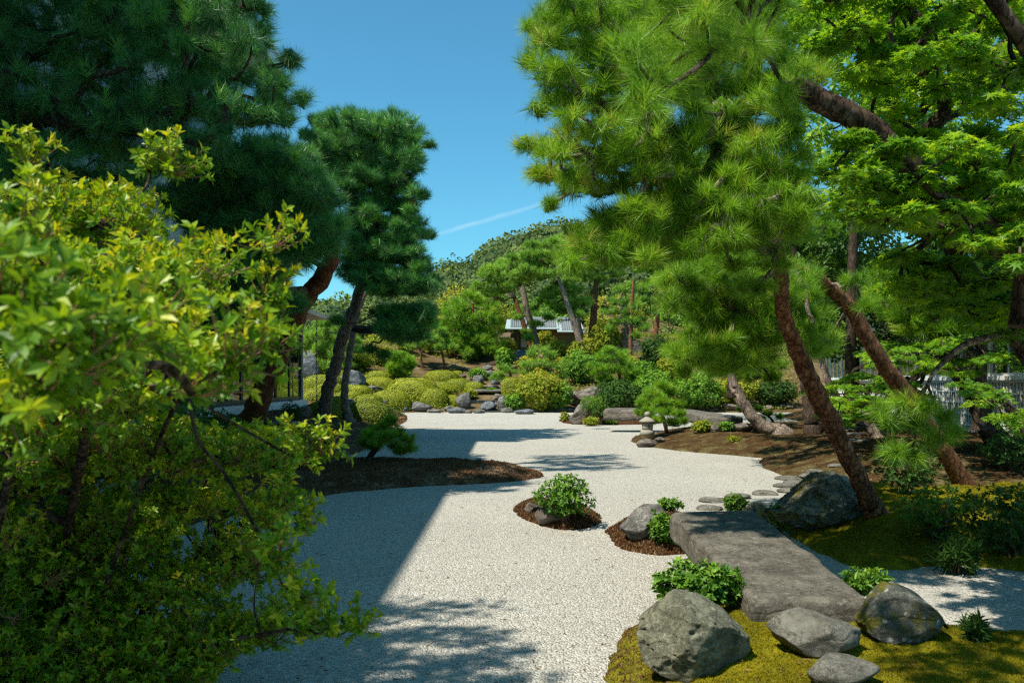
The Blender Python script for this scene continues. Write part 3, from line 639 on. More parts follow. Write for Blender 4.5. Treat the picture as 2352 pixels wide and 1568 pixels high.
def fuzz(name, key, n, hgt, mat, seed, inner=0.0, cond=None, w=0.35, band=None):
    rng = np.random.default_rng(seed); m = MOUNDS[key]; p = m['poly']; lo, hi = p.min(0), p.max(0)
    xy = rng.uniform(lo, hi, (n, 2)); z, sd = mz(key, xy[:, 0], xy[:, 1]); ok = sd > inner
    if band: ok &= sd < band
    ok &= (xy[:, 1] > 3.5) & (np.abs(xy[:, 0]) < xy[:, 1] * 0.66 + 0.5)
    if cond is not None: ok &= cond(xy)
    b = np.c_[xy, z][ok]; k = len(b); hh = hgt * rng.uniform(0.5, 1.2, k)
    d = unit(np.array((0, 0, 1.0)) + rng.normal(0, 0.45, (k, 3))); s = unit(np.cross(d, rng.normal(size=(k, 3)))) * (hh * w)[:, None]
    v = np.stack([b - s - d * 0.004, b + s - d * 0.004, b + d * hh[:, None]], 1).reshape(-1, 3)
    o = MB().add(v, tris=np.arange(3 * k).reshape(-1, 3), tone=np.clip(rng.normal(0.5, 0.22, k), 0, 1)).build(name, K[mat]); tag(o, kind='stuff')
def left_edge(xy): return True
fuzz('moss', 'front_bank', 330000, 0.013, 'blade_y', 1, inner=0.28, cond=lambda a: a[:, 1] < 7.5)
fuzz('brown_moss', 'front_bank', 170000, 0.014, 'blade_b', 2, band=0.42, cond=lambda a: a[:, 1] < 7.5)
fuzz('moss', 'rock_island', 200000, 0.018, 'blade_y', 3, inner=0.05)
for i, (k, n, h) in enumerate([('bush_island', 26000, 0.035), ('bridge_island', 26000, 0.035), ('long_mound', 120000, 0.035), ('far_island', 9000, 0.05)]): fuzz('brown_moss', k, n, h, 'blade_b', 4 + i)
fuzz('dry_moss', 'right_bank', 230000, 0.035, 'blade_b', 9, cond=lambda a: (a[:, 1] < 36))
fuzz('brown_moss', 'left_bank', 130000, 0.05, 'blade_b', 10)

rng = np.random.default_rng(404); n = 90000; xy = np.c_[rng.uniform(-22, 26, n), rng.uniform(50, 92, n)]
zc = terrain(xy[:, 0], xy[:, 1]); sand = np.exp(-(((xy[:, 0] + 6.5) / 3.2) ** 2 + ((xy[:, 1] - 66.5) / 3.0) ** 2)); ok = (zc > 0.05) & (np.abs(xy[:, 0]) < xy[:, 1] * .32 + 1) & (rng.random(n) > sand * 1.25)
ok &= ~((np.abs(xy[:, 0] + 1.7) < 2.0) & (xy[:, 1] < 73)); ok &= fbm(np.c_[xy * .5, 0 * zc], 2) > -0.22
pp = np.c_[xy, zc][ok]; n = len(pp); pp[:, 2] += rng.uniform(0, .28, n); gm = MB(); ll = rng.uniform(.09, .2, n)
leaves(gm, pp, unit(rng.normal(size=(n, 3)) * np.array((1, 1, .5))), unit(rng.normal(0, .5, (n, 3)) + np.array((0, 0, 1))), ll, ll * .55, rng, 'diamond', rng.normal(.4, .2, n))
tag(gm.build('ground_cover', K['yellow']), kind='stuff')
# far hill under forest, and the higher range behind it on the left
def hillh(x, y, ridge, yc, wd, k):
    r = np.interp(x, *ridge); return r * np.exp(-((y - yc) / wd) ** 2) + fbm(np.stack([np.ravel(x) * k, np.ravel(y) * k, 0 * np.ravel(x)], -1), 4).reshape(np.shape(x)) * 4
R1 = ([-260, -120, -80, -60, -42, -27, -18, -10, 0, 13, 30, 60, 120, 260], [4, 8, 12, 16, 20, 25, 29, 33, 37, 41, 44, 40, 30, 20])
def hz1(X, Y): return 4 + hillh(X, Y, R1, 300, 85, 0.02), None
tag(grid_mesh('wooded_hill', -260, 260, 130, 470, 120, 90, hz1, K['soil']), kind='structure')
R2 = ([-1200, -700, -480, -300, -150, 200, 800], [70, 90, 108, 95, 70, 40, 30])
def hz2(X, Y): return -20 + hillh(X, Y, R2, 1150, 300, 0.006) * 1.15, None
def forest(name, zf, n, xr, yr, rad, leaf, per, seed, cond):
    rng = np.random.default_rng(seed); xy = np.c_[rng.uniform(*xr, n), rng.uniform(*yr, n)]; xy = xy[cond(xy)]
    z = zf(xy[:, 0][None], xy[:, 1][None])[0][0]; n = len(xy); R = rad * rng.uniform(0.6, 1.4, n)
    q = randunit(n * per, rng).reshape(n, per, 3); q[..., 2] = np.abs(q[..., 2]) * 1.2 - 0.2; q = unit(q)
    lump = 1 + 0.3 * vnoise(q.reshape(-1, 3) * 2.4 + np.repeat(np.arange(n), per)[:, None] * 7.7).reshape(n, per, 1)
    p = np.c_[xy, z + R * 0.4][:, None] + q * R[:, None, None] * lump * np.array((1, 1, 0.85))
    nr = unit(q + rng.normal(0, 0.4, q.shape)).reshape(-1, 3); ax = unit(np.cross(nr, rng.normal(size=nr.shape)) + nr * 0.3)
    mb = MB(); ll = leaf * rng.uniform(0.6, 1.3, n * per)
    tn = np.repeat(rng.normal(0.5, 0.2, n), per) + rng.normal(0, 0.1, n * per) + 0.1 * q[..., 2].ravel()
    leaves(mb, p.reshape(-1, 3), ax, nr, ll, ll * 0.8, rng, 'diamond', tn)
    v, f = ico(2)
    for i in range(n): mb.add(v * R[i] * np.array((0.86, 0.86, 0.74)) + np.array((*xy[i], z[i] + R[i] * 0.4)), tris=f, tone=0.15)
    tag(mb.build(name, K['forest']), kind='stuff')
forest('forest', hz1, 900, (-110, 120), (205, 330), 6.0, 1.0, 330, 5, lambda a: (np.abs(a[:, 0]) < a[:, 1] * 0.42))
tag(grid_mesh('far_mountain', -1200, 800, 800, 1500, 160, 70, hz2, K['forest']), kind='structure')
forest('forest', hz2, 700, (-420, -130), (850, 1160), 13, 4.0, 60, 6, lambda a: (np.abs(a[:, 0] + 0.24 * a[:, 1]) < 100))

# ================================================================== BUILDINGS
mus = thing('museum_building', (-10.05, 34, 0), 'tall white museum building behind the left pines, with a glazed ground floor facing the gravel', 'building')
mo = np.array((-10.05, 34, 0.0))
def part(fn, name, mat, parent, smooth=False, org=mo):
    mb = MB(); fn(mb)
    mb.v = [v - np.asarray(org, np.float32) for v in mb.v]
    return mb.build(name, K[mat], parent, smooth)
part(lambda m: add_box(m, -26, -9.7, -33, 29, 5.62, 12.85), 'wall', 'plaster', mus)
def eave(m):
    m.add([(-26.5, -34, 20.9), (-8.2, -34, 13.1), (-8.2, 30.5, 13.1), (-26.5, 30.5, 20.9), (-26.5, -34, 21.2), (-8.2, -34, 13.4), (-8.2, 30.5, 13.4), (-26.5, 30.5, 21.2)], quads=BOXF)
rf = part(eave, 'roof', 'tile', mus)
part(lambda m: (add_box(m, -8.26, -8.1, -34, 30.53, 12.8, 13.1), add_box(m, -8.32, -8.16, -34, 30.56, 13.4, 13.55)), 'eave_board', 'white', rf)
part(lambda m: add_box(m, -9.68, -8.28, -34, 30.4, 12.86, 13.02), 'soffit', 'plaster', rf)
for y in (0, 5, 10, 15, 20, 25): part(lambda m: add_box(m, -9.72, -9.62, y, y + 2.2, 7.4, 10.8), 'upper_window', 'pane', mus)
part(lambda m: add_box(m, -17, -9.78, 26.6, 40.9, 0.78, 1.12), 'floor_sill', 'white', mus)
part(lambda m: add_box(m, -17, -10.0, 26.9, 40.6, 1.12, 1.2), 'floor', 'wood', mus)
part(lambda m: add_box(m, -17, -16.9, 26.9, 40.6, 1.2, 4.7), 'inner_wall', 'dark', mus)
part(lambda m: add_box(m, -17.2, -8.9, 26, 41.7, 4.98, 5.16), 'canopy_roof', 'concrete', mus)
part(lambda m: add_box(m, -17, -9.9, 26.6, 40.7, 4.5, 4.97), 'fascia', 'beam', mus)
for y0, y1 in ((27, 29.3), (29.36, 31.6), (31.66, 33.9), (33.96, 36.2), (36.26, 38.4), (38.46, 40.5)):
    wf = part(lambda m: (add_box(m, -10.1, -10.0, y0, y1, 1.2, 1.3), add_box(m, -10.1, -10.0, y0, y1, 3.72, 3.86), add_box(m, -10.1, -10.0, y0, y0 + .07, 1.3, 3.72), add_box(m, -10.1, -10.0, y1 - .07, y1, 1.3, 3.72), add_box(m, -10.1, -10.0, y1 - .06, y1, 3.86, 4.5)), 'window', 'bronze', mus)
    part(lambda m: add_box(m, -10.06, -10.04, y0 + .07, y1 - .07, 1.3, 3.72), 'pane', 'glass', wf)
    part(lambda m: add_box(m, -10.06, -10.04, y0, y1 - .06, 3.86, 4.5), 'transom_pane', 'glass', wf)
part(lambda m: (add_box(m, -10.03, -9.93, 40.5, 40.62, 1.12, 4.5)), 'corner_post', 'beam', mus)
wf = part(lambda m: (add_box(m, -16.8, -10.1, 40.5, 40.6, 1.2, 1.3), add_box(m, -16.8, -10.1, 40.5, 40.6, 3.72, 3.86), add_box(m, -13.4, -13.3, 40.5, 40.6, 1.3, 3.72)), 'window', 'bronze', mus)
part(lambda m: add_box(m, -16.8, -10.12, 40.54, 40.56, 1.3, 4.5), 'pane', 'glass', wf)
for y in (27.5, 32, 36.5, 40.2): part(lambda m: add_box(m, -10.6, -10.3, y, y + .3, -0.1, 0.78), 'foundation_post', 'concrete', mus)
part(lambda m: add_box(m, -26, -10.9, -33, 26.5, -0.1, 5.6), 'lower_wall', 'plaster', mus)

ch = MB(); cx_, cy_ = P(727, 740, 41.3)[:2]
for i in range(44):
    z = 4.95 - i * 0.1; a = np.linspace(0, 2 * math.pi, 9); r = 0.035
    ring = np.stack([r * np.cos(a), 0 * a, 0.07 * np.sin(a)], -1) if i % 2 else np.stack([0 * a, r * np.cos(a), 0.07 * np.sin(a)], -1)
    add_tube(ch, ring + np.array((0, 0, z)), 0.011, 5, cap=False)
tag(ch.build('rain_chain', K['bronze']), 'thin dark rain chain hanging from the eave corner of the museum building', 'rain chain').location = (cx_, cy_, 0)

# right building with the white lattice skirt
A = np.array((14.2, 25.6)); Bv = np.array((20.0, 53.0)); dv = (Bv - A) / np.linalg.norm(Bv - A); rz = math.atan2(dv[1], dv[0]); O = A + dv * 31; dv = -dv; rz = math.atan2(dv[1], dv[0]); LEN = 40.0
lat = thing('gallery_building', (O[0], O[1], 0), 'white gallery building behind the right pines, with a white lattice skirt and tall windows', 'building', rz=rz)
def lpart(fn, name, mat, parent=lat): mb = MB(); fn(mb); return mb.build(name, K[mat], parent)
lpart(lambda m: add_box(m, 0, LEN, -0.06, 0.3, 0.1, 0.56), 'plinth', 'concrete')
PW = 2.86
for i in range(14):
    x0 = i * PW + 0.04; x1 = (i + 1) * PW - 0.04
    def gr(m):
        n = 11; w = (x1 - x0) / n
        for j in range(n + 1): add_box(m, x0 + j * w - .024, x0 + j * w + .024, 0.0, 0.05, 0.6, 1.98)
        for z in (0.58, 0.93, 1.28, 1.63, 1.97): add_box(m, x0, x1, -0.004, 0.054, z, z + .045)
    lp = lpart(gr, 'lattice_panel', 'white'); lpart(lambda m: add_box(m, x0, x1, 0.07, 0.1, 0.57, 2.0), 'pane', 'pane', lp)
lpart(lambda m: add_box(m, 0, LEN, -0.08, 0.22, 2.03, 2.15), 'rail', 'white')
for i in range(14):
    x0 = i * PW; wd = lpart(lambda m: (add_box(m, x0 - .09, x0 + .09, -0.03, 0.15, 2.15, 4.3), add_box(m, x0 + .09, x0 + PW - .09, 0.0, 0.08, 2.15, 2.23), add_box(m, x0 + PW / 2 - .03, x0 + PW / 2 + .03, 0.0, 0.08, 2.23, 4.22), add_box(m, x0 + .09, x0 + PW - .09, 0.0, 0.08, 4.22, 4.3)), 'window', 'white')
    lpart(lambda m: add_box(m, x0 + .09, x0 + PW - .09, 0.035, 0.045, 2.23, 4.22), 'pane', 'glass', wd)
lpart(lambda m: add_box(m, 0, LEN, 3.5, 3.7, 0.1, 5.2), 'inner_wall', 'dark')
lpart(lambda m: add_box(m, 0, LEN, -0.05, 3.5, 4.32, 5.1), 'wall', 'plaster')
lpart(lambda m: m.add([(-.5, -1.2, 4.95), (LEN, -1.2, 4.95), (LEN, 5, 7.4), (-.5, 5, 7.4), (-.5, -1.2, 5.15), (LEN, -1.2, 5.15), (LEN, 5, 7.6), (-.5, 5, 7.6)], quads=BOXF), 'roof', 'tile')

# tea house up the slope
D0 = 76.0; th0 = P(1235, 800, D0); th = thing('tea_house', (th0[0], D0, 4.6), 'small tea house with clay walls and a grey tiled roof behind the central pines', 'tea house')
def tp(fn, name, mat, parent=th, smooth=False): mb = MB(); fn(mb); mb.v = [v - np.array((th0[0], D0, 4.6), np.float32) for v in mb.v]; return mb.build(name, K[mat], parent, smooth)
def X_(px): return (px - CX) / F * D0
def Z_(py): return CH - (py - HZ) / F * D0
def slope_sheet(m, x0, x1, ye, zl, yr, zr, t=0.08, s0=0.0, s1=0.0):
    m.add([(x0, ye, zl), (x1, ye, zl), (x1 - s1, yr, zr), (x0 + s0, yr, zr), (x0, ye, zl + t), (x1, ye, zl + t), (x1 - s1, yr, zr + t), (x0 + s0, yr, zr + t)], quads=BOXF)
ze1, zr1 = Z_(757), Z_(731); ze2, zr2 = Z_(764.5), Z_(736)
tp(lambda m: add_box(m, X_(1182), X_(1330), D0 + .6, D0 + 4.6, 3.5, ze1 + .25), 'wall', 'clay')
rf1 = tp(lambda m: slope_sheet(m, X_(1160), X_(1283), D0 - .5, ze1, D0 + 2.4, zr1, s0=.15), 'roof', 'copper')
rf2 = tp(lambda m: slope_sheet(m, X_(1279), X_(1341), D0 - 1.0, ze2, D0 + 2.4, zr2 + .02, s1=.1), 'roof', 'copper')
tp(lambda m: slope_sheet(m, X_(1165), X_(1341), D0 + 5.3, ze1 + .1, D0 + 2.45, zr1), 'rear_roof', 'copper')
def tiles(x0, x1, ye, zl, yr, zr, rows=9):
    def fn(m):
        n = max(int((x1 - x0) / 0.19), 2)
        for i in range(n):
            x = x0 + (i + .5) * (x1 - x0) / n
            for j in range(rows):
                t0, t1 = j / rows, (j + 1.08) / rows; lift = 0.05
                a = np.array((x, ye + (yr - ye) * t0, zl + (zr - zl) * t0 + .10 + lift)); b = np.array((x, ye + (yr - ye) * t1, zl + (zr - zl) * t1 + .10))
                add_tube(m, [a, b], [0.085, 0.075], 7)
    return fn
tp(tiles(X_(1172), X_(1278), D0 - .2, ze1 + .1, D0 + 2.3, zr1 - .02), 'tile_rows', 'tile', rf1, True)
tp(tiles(X_(1289), X_(1330), D0 - .7, ze2 + .1, D0 + 2.2, zr2 - .02, 10), 'tile_rows', 'tile', rf2, True)
tp(lambda m: (add_box(m, X_(1183), X_(1338), D0 + 2.2, D0 + 2.6, zr1 + .05, zr1 + .3), add_box(m, X_(1181), X_(1185), D0 + 2.1, D0 + 2.7, zr1 + .05, zr1 + .48)), 'ridge', 'tile')
tp(lambda m: add_box(m, X_(1195), X_(1212), D0 + .5, D0 + .58, Z_(797), Z_(778)), 'shoji_window', 'paper')
tp(lambda m: add_box(m, X_(1219), X_(1234), D0 + .5, D0 + .58, Z_(797), Z_(778)), 'shoji_window', 'paper')
tp(lambda m: [add_box(m, X_(a), X_(a) + .14, D0 + .48, D0 + .58, 3.6, ze1 + .2) for a in (1181, 1193, 1214, 1236)], 'wall_posts', 'wood')
lt = tp(lambda m: slope_sheet(m, X_(1146), X_(1181), D0 - .3, Z_(779), D0 + 1.9, Z_(763), .07), 'side_porch_roof', 'wood')
tp(lambda m: [add_box(m, X_(a), X_(a) + .1, D0 - .1, D0, 3.6, Z_(778)) for a in (1152, 1163, 1174)], 'porch_posts', 'wood', lt)

# stepped stone base among the trees on the right of the tea house
st_p = P(1434, 836, 70); st_p[2] = terrain(st_p[0:1], st_p[1:2])[0]
sb = MB(); rng = np.random.default_rng(3); cxs = st_p[0]; nz_ = 12
zt = CH - (756 - HZ) / F * 70; zb = CH - (846 - HZ) / F * 70
levels = [(0.0, 92), (0.16, 84), (0.33, 79), (0.5, 76), (0.58, 66), (0.66, 57), (0.74, 48), (0.82, 38), (0.9, 28), (1.0, 18)]
for (a, w0), (b, w1) in zip(levels[:-1], levels[1:]):
    w = S(w0, 70); z0 = zb + (zt - zb) * a; z1 = zb + (zt - zb) * b; n = max(int(w / 0.42), 2)
    for i in range(n):
        for fy in (0, 1):
            x0 = cxs - w / 2 + i * w / n; j = rng.uniform(-.03, .03, 4); yy = 70 + (w / 2 if fy else -w / 2) + w / 2
            add_box(sb, x0 + .015, x0 + w / n - .015, yy - .2 + j[0], yy + .2 + j[1], z0 + .012, z1 - .012 + j[2] * .5)
    add_box(sb, cxs - w / 2 + .02, cxs + w / 2 - .02, 70 + .05, 70 + w - .05, z0 - .01, z1 - .03)
tag(sb.build('stepped_stone_tower', K['rock']), 'dark stepped stone tower narrowing upward among the pines right of the tea house', 'stone tower')

# arched bridge over the stream
d = 70.0; ab = MB(); an = 18; xs = np.linspace((1098 - CX) / F * d, (1168 - CX) / F * d, an); t = np.linspace(0, 1, an)
zz = CH - (848 - HZ) / F * d + 0.62 * np.sin(t * math.pi * 0.80)
bx = thing('arched_bridge', (xs[an // 2], d, 3.0), 'small arched grey footbridge crossing the stream below the tea house', 'bridge')
bo = np.array((xs[an // 2], d, 3.0)); dk = MB()
def strip(mb, xs, zz, y0, y1, th):
    v = []
    for x, z in zip(xs, zz): v += [(x, y0, z - th), (x, y1, z - th), (x, y1, z), (x, y0, z)]
    n = len(xs); q = []
    for i in range(n - 1):
        for a in range(4): q.append((i * 4 + a, i * 4 + (a + 1) % 4, i * 4 + 4 + (a + 1) % 4, i * 4 + 4 + a))
    q += [(0, 3, 2, 1), ((n - 1) * 4, (n - 1) * 4 + 1, (n - 1) * 4 + 2, (n - 1) * 4 + 3)]
    mb.add(np.array(v) - bo, quads=q)
for i in range(an - 1): strip(dk, xs[i:i + 2] * np.array((1, 1)) + np.array((.006, -.006)), zz[i:i + 2], d - .02, d + 1.35, .1)
dk.build('deck', K['bridge_wood'], bx)
for yy in (d - .12, d + 1.36):
    e = MB(); strip(e, xs, zz + .09, yy, yy + .1, .26); e.build('edge_beam', K['wood'], bx)

# stream: still steps of dark water and the small falls between them
WL = [(54.7, 57.2, 0.12, 1075, 1185), (57.25, 61.6, 0.72, 1085, 1165), (61.65, 65.2, 1.52, 1095, 1160), (65.25, 69.0, 2.32, 1108, 1165), (69.05, 73.0, 2.86, 1112, 1168)]
for y0, y1, z, xa, xb in WL:
    wm = MB(); x0 = (xa - CX) / F * y0 - .3; x1 = (xb - CX) / F * y0 + .4
    wm.add([(x0, y0, z), (x1, y0, z), (x1, y1, z), (x0, y1, z), (x0, y0, z - 1.2), (x1, y0, z - 1.2)], quads=[(0, 1, 2, 3), (4, 5, 1, 0)])
    tag(wm.build('stream', K['water']), kind='structure')
rng = np.random.default_rng(77); fm = MB()
for (y0, y1, z, xa, xb), zl in zip(WL[1:], [w[2] for w in WL[:-1]]):
    for i in range(7):
        x = (rng.uniform(xa + 6, xb - 12) - CX) / F * y0; w = rng.uniform(.01, .05); yy = y0 - .03 - rng.uniform(0, .05)
        pts = np.array([(x, yy + .08, z + .012), (x, yy, z - .02), (x + rng.normal(0, .02), yy - .03, (z + zl) / 2), (x + rng.normal(0, .03), yy - .05, zl)]); add_tube(fm, spline(pts, 3), w * .1, 5)
tag(fm.build('waterfall_threads', K['white']), kind='stuff')

# ================================================================== STONE BRIDGES
def slab(label, top, th, seed, mat='slab', cuts=(26, 10, 5), amp=0.035, name='stone_slab_bridge', cat='stone bridge', round_=0.12):
    """top: four world corners far-left, far-right, near-right, near-left"""
    fl, fr, nr_, nl = [np.asarray(p, float) for p in top]; nu, nv, nw = cuts
    bm = bmesh.new(); pts = {}; faces = []
    def vid(i, j, k):
        if (i, j, k) not in pts:
            u, v, w = i / nu, j / nv, k / nw; a = fl + (fr - fl) * v; b = nl + (nr_ - nl) * v; p = a + (b - a) * u
            e = min(u * nu, (1 - u) * nu, v * nv, (1 - v) * nv); edge = max(0, 1 - e / 1.0) if (k == 0) else 0
            p = p - np.array((0, 0, th * (w + 0.10 * edge * 1.0)))
            ctr = (fl + fr + nr_ + nl) / 4; sh = 1 - round_ * 0.35 * (abs(w - 0.4) * 1.6) ** 2
            p[:2] = ctr[:2] + (p[:2] - ctr[:2]) * sh
            pts[(i, j, k)] = p
        return (i, j, k)
    for i in range(nu):
        for j in range(nv): faces.append([vid(i, j, 0), vid(i + 1, j, 0), vid(i + 1, j + 1, 0), vid(i, j + 1, 0)]); faces.append([vid(i, j, nw), vid(i, j + 1, nw), vid(i + 1, j + 1, nw), vid(i + 1, j, nw)])
        for k in range(nw): faces.append([vid(i, 0, k), vid(i, 0, k + 1), vid(i + 1, 0, k + 1), vid(i + 1, 0, k)]); faces.append([vid(i, nv, k), vid(i + 1, nv, k), vid(i + 1, nv, k + 1), vid(i, nv, k + 1)])
    for j in range(nv):
        for k in range(nw): faces.append([vid(0, j, k), vid(0, j + 1, k), vid(0, j + 1, k + 1), vid(0, j, k + 1)]); faces.append([vid(nu, j, k), vid(nu, j, k + 1), vid(nu, j + 1, k + 1), vid(nu, j + 1, k)])
    keys = list(pts); ix = {k: i for i, k in enumerate(keys)}; v = np.array([pts[k] for k in keys])
    side = np.array([0 if k[2] == 0 and 0 < k[0] < nu and 0 < k[1] < nv else 1 for k in keys])
    nn = np.stack([fbm(v * 2.3 + s + seed, 4) for s in (0, 31, 57)], -1); v = v + nn * (amp * (0.35 + 1.0 * side))[:, None] + np.stack([vnoise(v * 11 + s) for s in (0, 9, 22)], -1) * amp * 0.3 * side[:, None]
    c = v.mean(0); o = MB().add(v, quads=[[ix[a] for a in f] for f in faces]).build(name, K[mat], smooth=True, origin=c); tag(o, label, cat); return o
slab('big weathered flat stone slab bridge in the right foreground, leading toward the stepping stones', [G(1540, 1174, .58), G(1733, 1169, .58), G(2008, 1378, .44), G(1722, 1372, .44)], 0.27, 1, cuts=(70, 24, 8), amp=0.026, round_=.05)
slab('brown stone slab bridge beside the far islet, left of the lantern pine', [P(1392, 936, 34.5), P(1500, 937, 34.5), P(1500, 941, 33.2), P(1384, 941, 33.6)], 0.42, 2, mat='rock_brown', cuts=(24, 8, 5), amp=0.06)
slab('long grey stone slab bridge sloping down behind the lantern pine, over the far gravel arm', [P(1545, 940, 33.5), P(1580, 938, 34.6), P(1706, 955, 31.3), P(1660, 962, 30.2)], 0.36, 3, cuts=(24, 8, 5), amp=0.06)
slab('thin flat stone bridge over the lower stream pool beside the azalea domes', [P(1080, 893.5, 60.6), P(1162, 893, 60.6), P(1163, 895, 59.6), P(1078, 895.5, 59.6)], 0.16, 4, mat='flat', amp=0.02)

# ================================================================== ROCKS
rock('large pitted olive grey boulder in moss, left of the near slab bridge end', 1614, 1374, 1562, 276, 1, 'rock_near', 6, .85, 16, .10, .07, .12, pit=.2, prof=(.62, .88, 1, 1, .92, .6))
rock('smooth flat grey stone lying in moss just before the near end of the slab bridge', 1894, 1421, 1512, 218, 2, 'flat', 5, .75, 10, .10, .03, .15)
rock('lichen spotted boulder with shade in its colour, right of the slab bridge end', 2104, 1352, 1486, 222, 3, 'rock_shaded', 6, .8, 18, .14, .05, .12, prof=(.4, .8, 1, .95, .8, .55, .2))
rock('smooth stone half sunk in moss at the bottom edge, frontmost of all stones', 1958, 1522, 1592, 172, 4, 'flat', 5, .75, 10, .10, .03, .15)
rock('big mossy furrowed boulder beside the leaning red pine on the right', 1902, 1090, 1218, 236, 5, 'rock_moss', 6, .75, 12, .14, .09, .1, ridge=.2, prof=(.15, .45, .8, 1, 1, .85, .6))
rock('dark upright rock with holes at the right far end of the slab bridge', 1752, 1143, 1226, 84, 6, 'rock_moss', 5, .6, 9, .12, .04, .1, pit=.5, prof=(1, .98, .9, .7, .45))
rock('grey slanting boulder on the islet left of the slab bridge', 1486, 1153, 1243, 114, 7, 'rock', 5, .8, 11, .10, .04, .1, prof=(.3, .7, .9, 1, .95))
rock('small tan rock under the leafy bush on the round moss islet', 1266, 1164, 1207, 76, 8, 'rock_brown', 5, .7, 11, .12, .05, .1)
rock('little flat rock at the left end of the bush islet', 1226, 1155, 1178, 42, 9, 'rock_brown', 4, .7, 9, .12, .05, .1)
rock('pointed brown rock on the far islet, before the broad boulder', 1336, 921, 975, 60, 10, 'rock_brown', 5, .8, 13, .12, .06, .06, ridge=.06, prof=(.15, .6, .85, 1, .98, .7))
rock('broad brown boulder at the gravel edge, largest of the far rocks', 1352, 879, 940, 110, 11, 'rock_brown', 5, .7, 13, .14, .05, .08, ridge=.04, prof=(.85, .95, .8, .85, .9, .7, .35))
rock('tall blue grey standing rock beside the glass corner of the museum', 708, 812, 872, 48, 12, 'rock_blue', 5, .7, 13, .10, .05, .05, prof=(.9, 1, 1, .8))
rock('layered top rock behind the tall standing rock by the museum corner', 716, 805, 850, 56, 13, 'rock_blue', 4, .7, 13, .12, .06, .05)
rock('dark rounded boulder between the azalea domes, behind the thin pine trunk', 806, 848, 888, 62, 14, 'rock_blue', 5, .8, 12, .12, .04, .1)
rock('square blue grey boulder below the tea house', 1200, 802, 836, 52, 15, 'rock_blue', 5, .8, 8, .08, .04, .1)
RK = [(858, 885, 900, 46, 'two lobed grey rock between the largest dome and its left neighbour'), (795, 915, 935, 38, 'pale grey rock behind the thin leaning trunk'), (773, 928, 944, 24, 'small angular rock between the two pine trunks'), (776, 942, 959, 18, 'bluish stone left of the shaded dark dome'),
 (880, 919, 936, 20, 'upright small stone right of the olive dome'), (960, 922, 946, 64, 'broad pale boulder on the gravel edge below the big dome'), (926, 928, 944, 20, 'small dark stone left of the broad pale boulder'), (958, 914, 927, 40, 'low rock behind the broad pale boulder'),
 (998, 940, 948, 38, 'flat shore stone right of the broad pale boulder'), (1030, 931, 945, 24, 'low grey stone under the green dome at the shore'), (1048, 936, 949, 48, 'long dark shore stone before the waterfall'), (1076, 942, 949, 16, 'tiny stone between the two shore stones at the waterfall'),
 (1100, 940, 949, 32, 'square shore stone at the foot of the waterfall'), (1064, 902, 940, 36, 'tall pale rock at the left of the lower waterfall'), (1122, 921, 944, 38, 'round boulder in the middle of the lower pool'), (1143, 903, 921, 22, 'rock under the right end of the thin bridge'),
 (1153, 909, 945, 28, 'upright rock at the right of the lower waterfall'), (1163, 936, 948, 30, 'flat topped block on the shore right of the waterfall'), (1204, 939, 951, 48, 'dark low shore stone resting on the gravel'), (1235, 935, 946, 32, 'rounded shore stone right of the dark low one'), (1262, 939, 946, 18, 'little shore stone among the hedge feet'),
 (1285, 936, 946, 32, 'blocky shore stone under the yellow shrubs'), (1310, 937, 945, 26, 'low shore stone left of the broad brown boulder'), (1060, 859, 869, 22, 'pale block between two upper domes'), (1098, 861, 884, 28, 'leaning rock at the left bank of the upper stream'), (1124, 849, 867, 26, 'rock at the stream bend under the arched bridge'),
 (1138, 869, 884, 22, 'rock on the right bank of the upper stream'), (1128, 883, 895, 38, 'flat wet rock above the thin bridge'), (1120, 838, 851, 26, 'rock in the shade under the arched bridge'), (1094, 844, 854, 18, 'pale cobble at the foot of the arched bridge'), (1040, 836, 845, 14, 'cobble on the sandy slope'), (1064, 842, 850, 20, 'cobble beside the arched bridge end'),
 (1632, 936, 945, 42, 'flat rock on the far shore behind the long slab'), (1684, 926, 944, 44, 'rounded rock on the far shore right of the long slab'), (1762, 930, 941, 34, 'low wide rock on the far shore behind the curved pine'), (1808, 929, 940, 42, 'rightmost rock of the far shore'), (1708, 972, 993, 54, 'smooth boulder at the near end of the long slab bridge'),
 (1648, 971, 992, 28, 'upright stone between two leafy plants on the right bank'), (1740, 980, 991, 22, 'small stone at the foot of the curved pine'), (1488, 1007, 1027, 50, 'rough rock under the stone lantern'), (1517, 1003, 1017, 24, 'small rock right of the stone lantern'), (1408, 957, 966, 20, 'dark stone under the brown slab bridge'), (1452, 956, 965, 22, 'stone in the shade beneath the slab end'), (697, 932, 956, 36, 'dark rock at the foot of the museum corner')]
for i, (x, yt, yb, w, lb) in enumerate(RK):
    rock(lb, x, yt, yb, w, 40 + i, ('rock', 'rock', 'rock_blue', 'rock_brown')[i % 4] if x < 1330 else 'rock_brown', 4, .8, 11, .12, .05, .12, group='shore and bank rocks')
